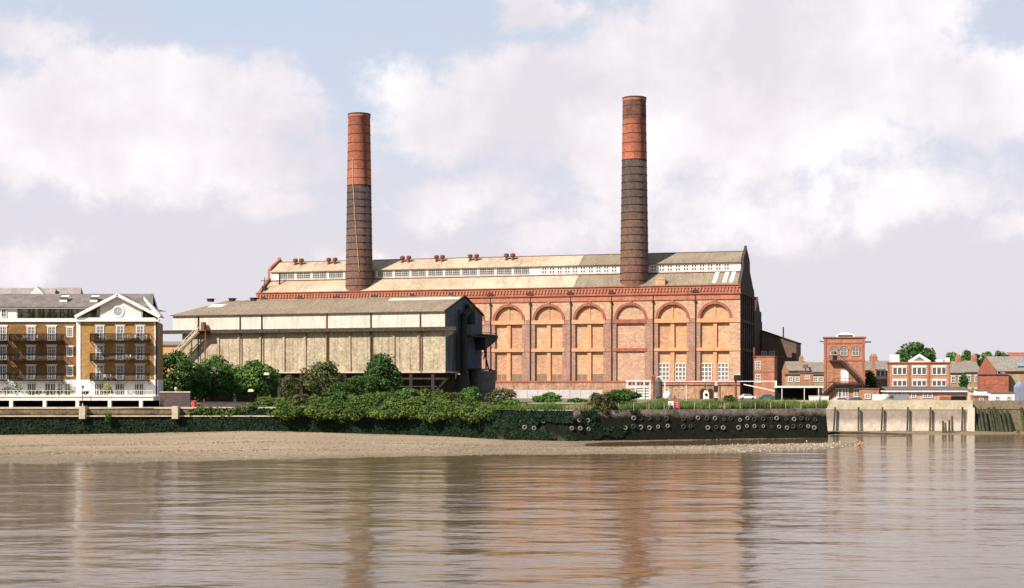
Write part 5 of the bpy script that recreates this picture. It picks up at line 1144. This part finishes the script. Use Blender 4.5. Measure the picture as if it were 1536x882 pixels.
# grass and weeds on the quay and beside the walls
gr = MB(); dr = MB()
def blade(mb, x, y, z, h, w_):
    a = rn.uniform(0, 6.28); dx, dy = cos(a)*w_, sin(a)*w_; lx, ly = rn.gauss(0,.25)*h, rn.gauss(0,.25)*h; i = len(mb.v)
    mb.v += [(x-dx,y-dy,z),(x+dx,y+dy,z),(x+lx,y+ly,z+h)]; mb.f.append((i,i+1,i+2))
for _ in range(60000):
    u = rn.uniform(700, 1240); Yt = interp(TOPLINE, u); Y = Yt + .9 + abs(rn.gauss(0, 8)); x = at(u, Y)
    k_ = .5 + mnoise.noise((x*.18, Y*.12, 0)) + .5*mnoise.noise((x*.6, Y*.5, 7))
    if u < 940: k_ *= .6
    if k_ < .12: continue
    if u > 1180 and Y > 262: continue
    blade(gr if mnoise.noise((x*.25, Y*.2, 9)) < .34 else dr, x, Y, G-.02, rn.uniform(.4,1.4)*min(1.2, k_+.35), rn.uniform(.05,.12))
for _ in range(5000):
    u = rn.uniform(295, 470); Y = 258 + rn.random()*24; blade(gr, at(u, Y), Y, G, rn.uniform(.15,.4), .08)
tag(gr.build('grass', M['grass'], fix=False), 'green grass and weeds along the quay top', 'grass', kind='stuff')
tag(dr.build('dry_grass', M['straw'], fix=False), 'straw coloured dry grass along the quay top', 'grass', kind='stuff')
# ------------------------------------------------------------------ balcony life
def chair_mesh():
    mb = MB(); mb.box(-.26,.26,-.24,.24,.40,.45).prism([(-.26,.45),(.26,.45),(.22,.92),(-.22,.92)], .2, .25, 'y').box(-.29,-.24,-.22,.22,.62,.66).box(.24,.29,-.22,.22,.62,.66)
    for x in (-.23,.23):
        for y in (-.21,.21): mb.box(x-.03,x+.03,y-.03,y+.03,0,.45)
    return mb.data('garden_chair', M['clean'])
cm_ = chair_mesh()
def chair(u, z, y, label, rz): o = link('garden_chair', cm_, None, (AX + fx(u), AY + y, G + z), rz); tag(o, label, 'chair', 'garden chairs on the balconies and terrace')
for i, u in enumerate((159, 188, 191.5, 195, 199, 203, 216, 220)):
    chair(u, z3_, -.75, 'white garden chair on the top wing balcony, %s from the left' % ORD[i], rnd.uniform(-1.5,1.5))
for i, u in enumerate((37, 53.5)): chair(u, z3_, .2, 'white garden chair on the top main balcony, %s of two' % ('left','right')[i], rnd.uniform(-1,1))
for i, u in enumerate((192, 195.5)): chair(u, z2_, -.7, 'white garden chair on the middle wing balcony, %s of two' % ('left','right')[i], rnd.uniform(-1,1))
for i, u in enumerate((157, 163, 166)): chair(u, z1_, -.7, 'white garden chair on the lowest wing balcony, %s of three' % ORD[i], rnd.uniform(-1,1))
for i, u in enumerate((198, 201, 204)): chair(u, zT, -3.6, 'white garden chair behind the white terrace rail, %s of three' % ORD[i], rnd.uniform(-1,1))
def pot(u, z, y, r, h, m, label, n=150):
    t = thing('potted_plant', label, 'potted plant', (AX + fx(u), AY + y, G + z), 0, 'potted plants at the flats'); MB().lathe([(.14,0),(.2,.35)], 10).build('pot', M['rbrick'], t)
    mb = MB(); leaves(mb, clumps(0,0,.35+h/2,r,r,h/2,6,.45), n, .2); mb.build('foliage', m, t, fix=False)
pot(168, zT, -3.2, .75, 2.0, M['lf_lime'], 'tall yellow green shrub in a pot by the wing ground floor windows', 420)
pot(166, zT, -2.8, .9, .9, M['lf_mid'], 'dark bushy plant under the yellow green shrub', 300)
for i, (u, r, h, m) in enumerate(((19,.9,1.3,'lf_olive'),(36,1.1,2.2,'lf_dark'),(59,.9,.8,'lf_mid'),(68,.8,.7,'lf_dark'),(80,.7,.7,'lf_mid'),(98,.8,.8,'lf_dark'),(113,.9,.9,'lf_mid'),(137,.6,.5,'lf_dark'),(6,.8,1.0,'lf_mid'))):
    pot(u, zT, -3.5, r, h, M[m], 'leafy potted plant on the terrace of the flats, %s along from the left' % ORD[[8,0,1,2,3,4,5,6,7].index(i) if False else sorted([19,36,59,68,80,98,113,137,6]).index(u)], 260)
pot(140, zC+.3, .5, .55, 1.5, M['lf_olive'], 'tall plant in the left opening of the white pediment', 260); pot(220, zC+.3, .5, .5, 1.0, M['lf_dark'], 'dark plant in the right opening of the white pediment', 160)
for u, z, lab in ((146, z3_, 'flowering plant at the left end of the top wing balcony'), (26, z2_, 'trailing plant on the middle main balcony'), (22, z1_, 'trailing plant on the lowest main balcony'), (160, z2_, 'red flowering plant on the middle wing balcony'), (28, z3_, 'dark plant on the top main balcony')):
    pot(u, z, -.9 if u > 116 else .1, .45, .9, M['lf_dark'] if u < 116 else M['lf_olive'], lab, 150)
for i, u in enumerate((26, 40, 54, 66, 79, 92, 103)): pot(u, fz(479), 1.9, .4, .8, M['lf_olive'] if i % 2 else M['lf_dark'], 'plant on the roof terrace of the flats, %s from the left' % ORD[i], 130)
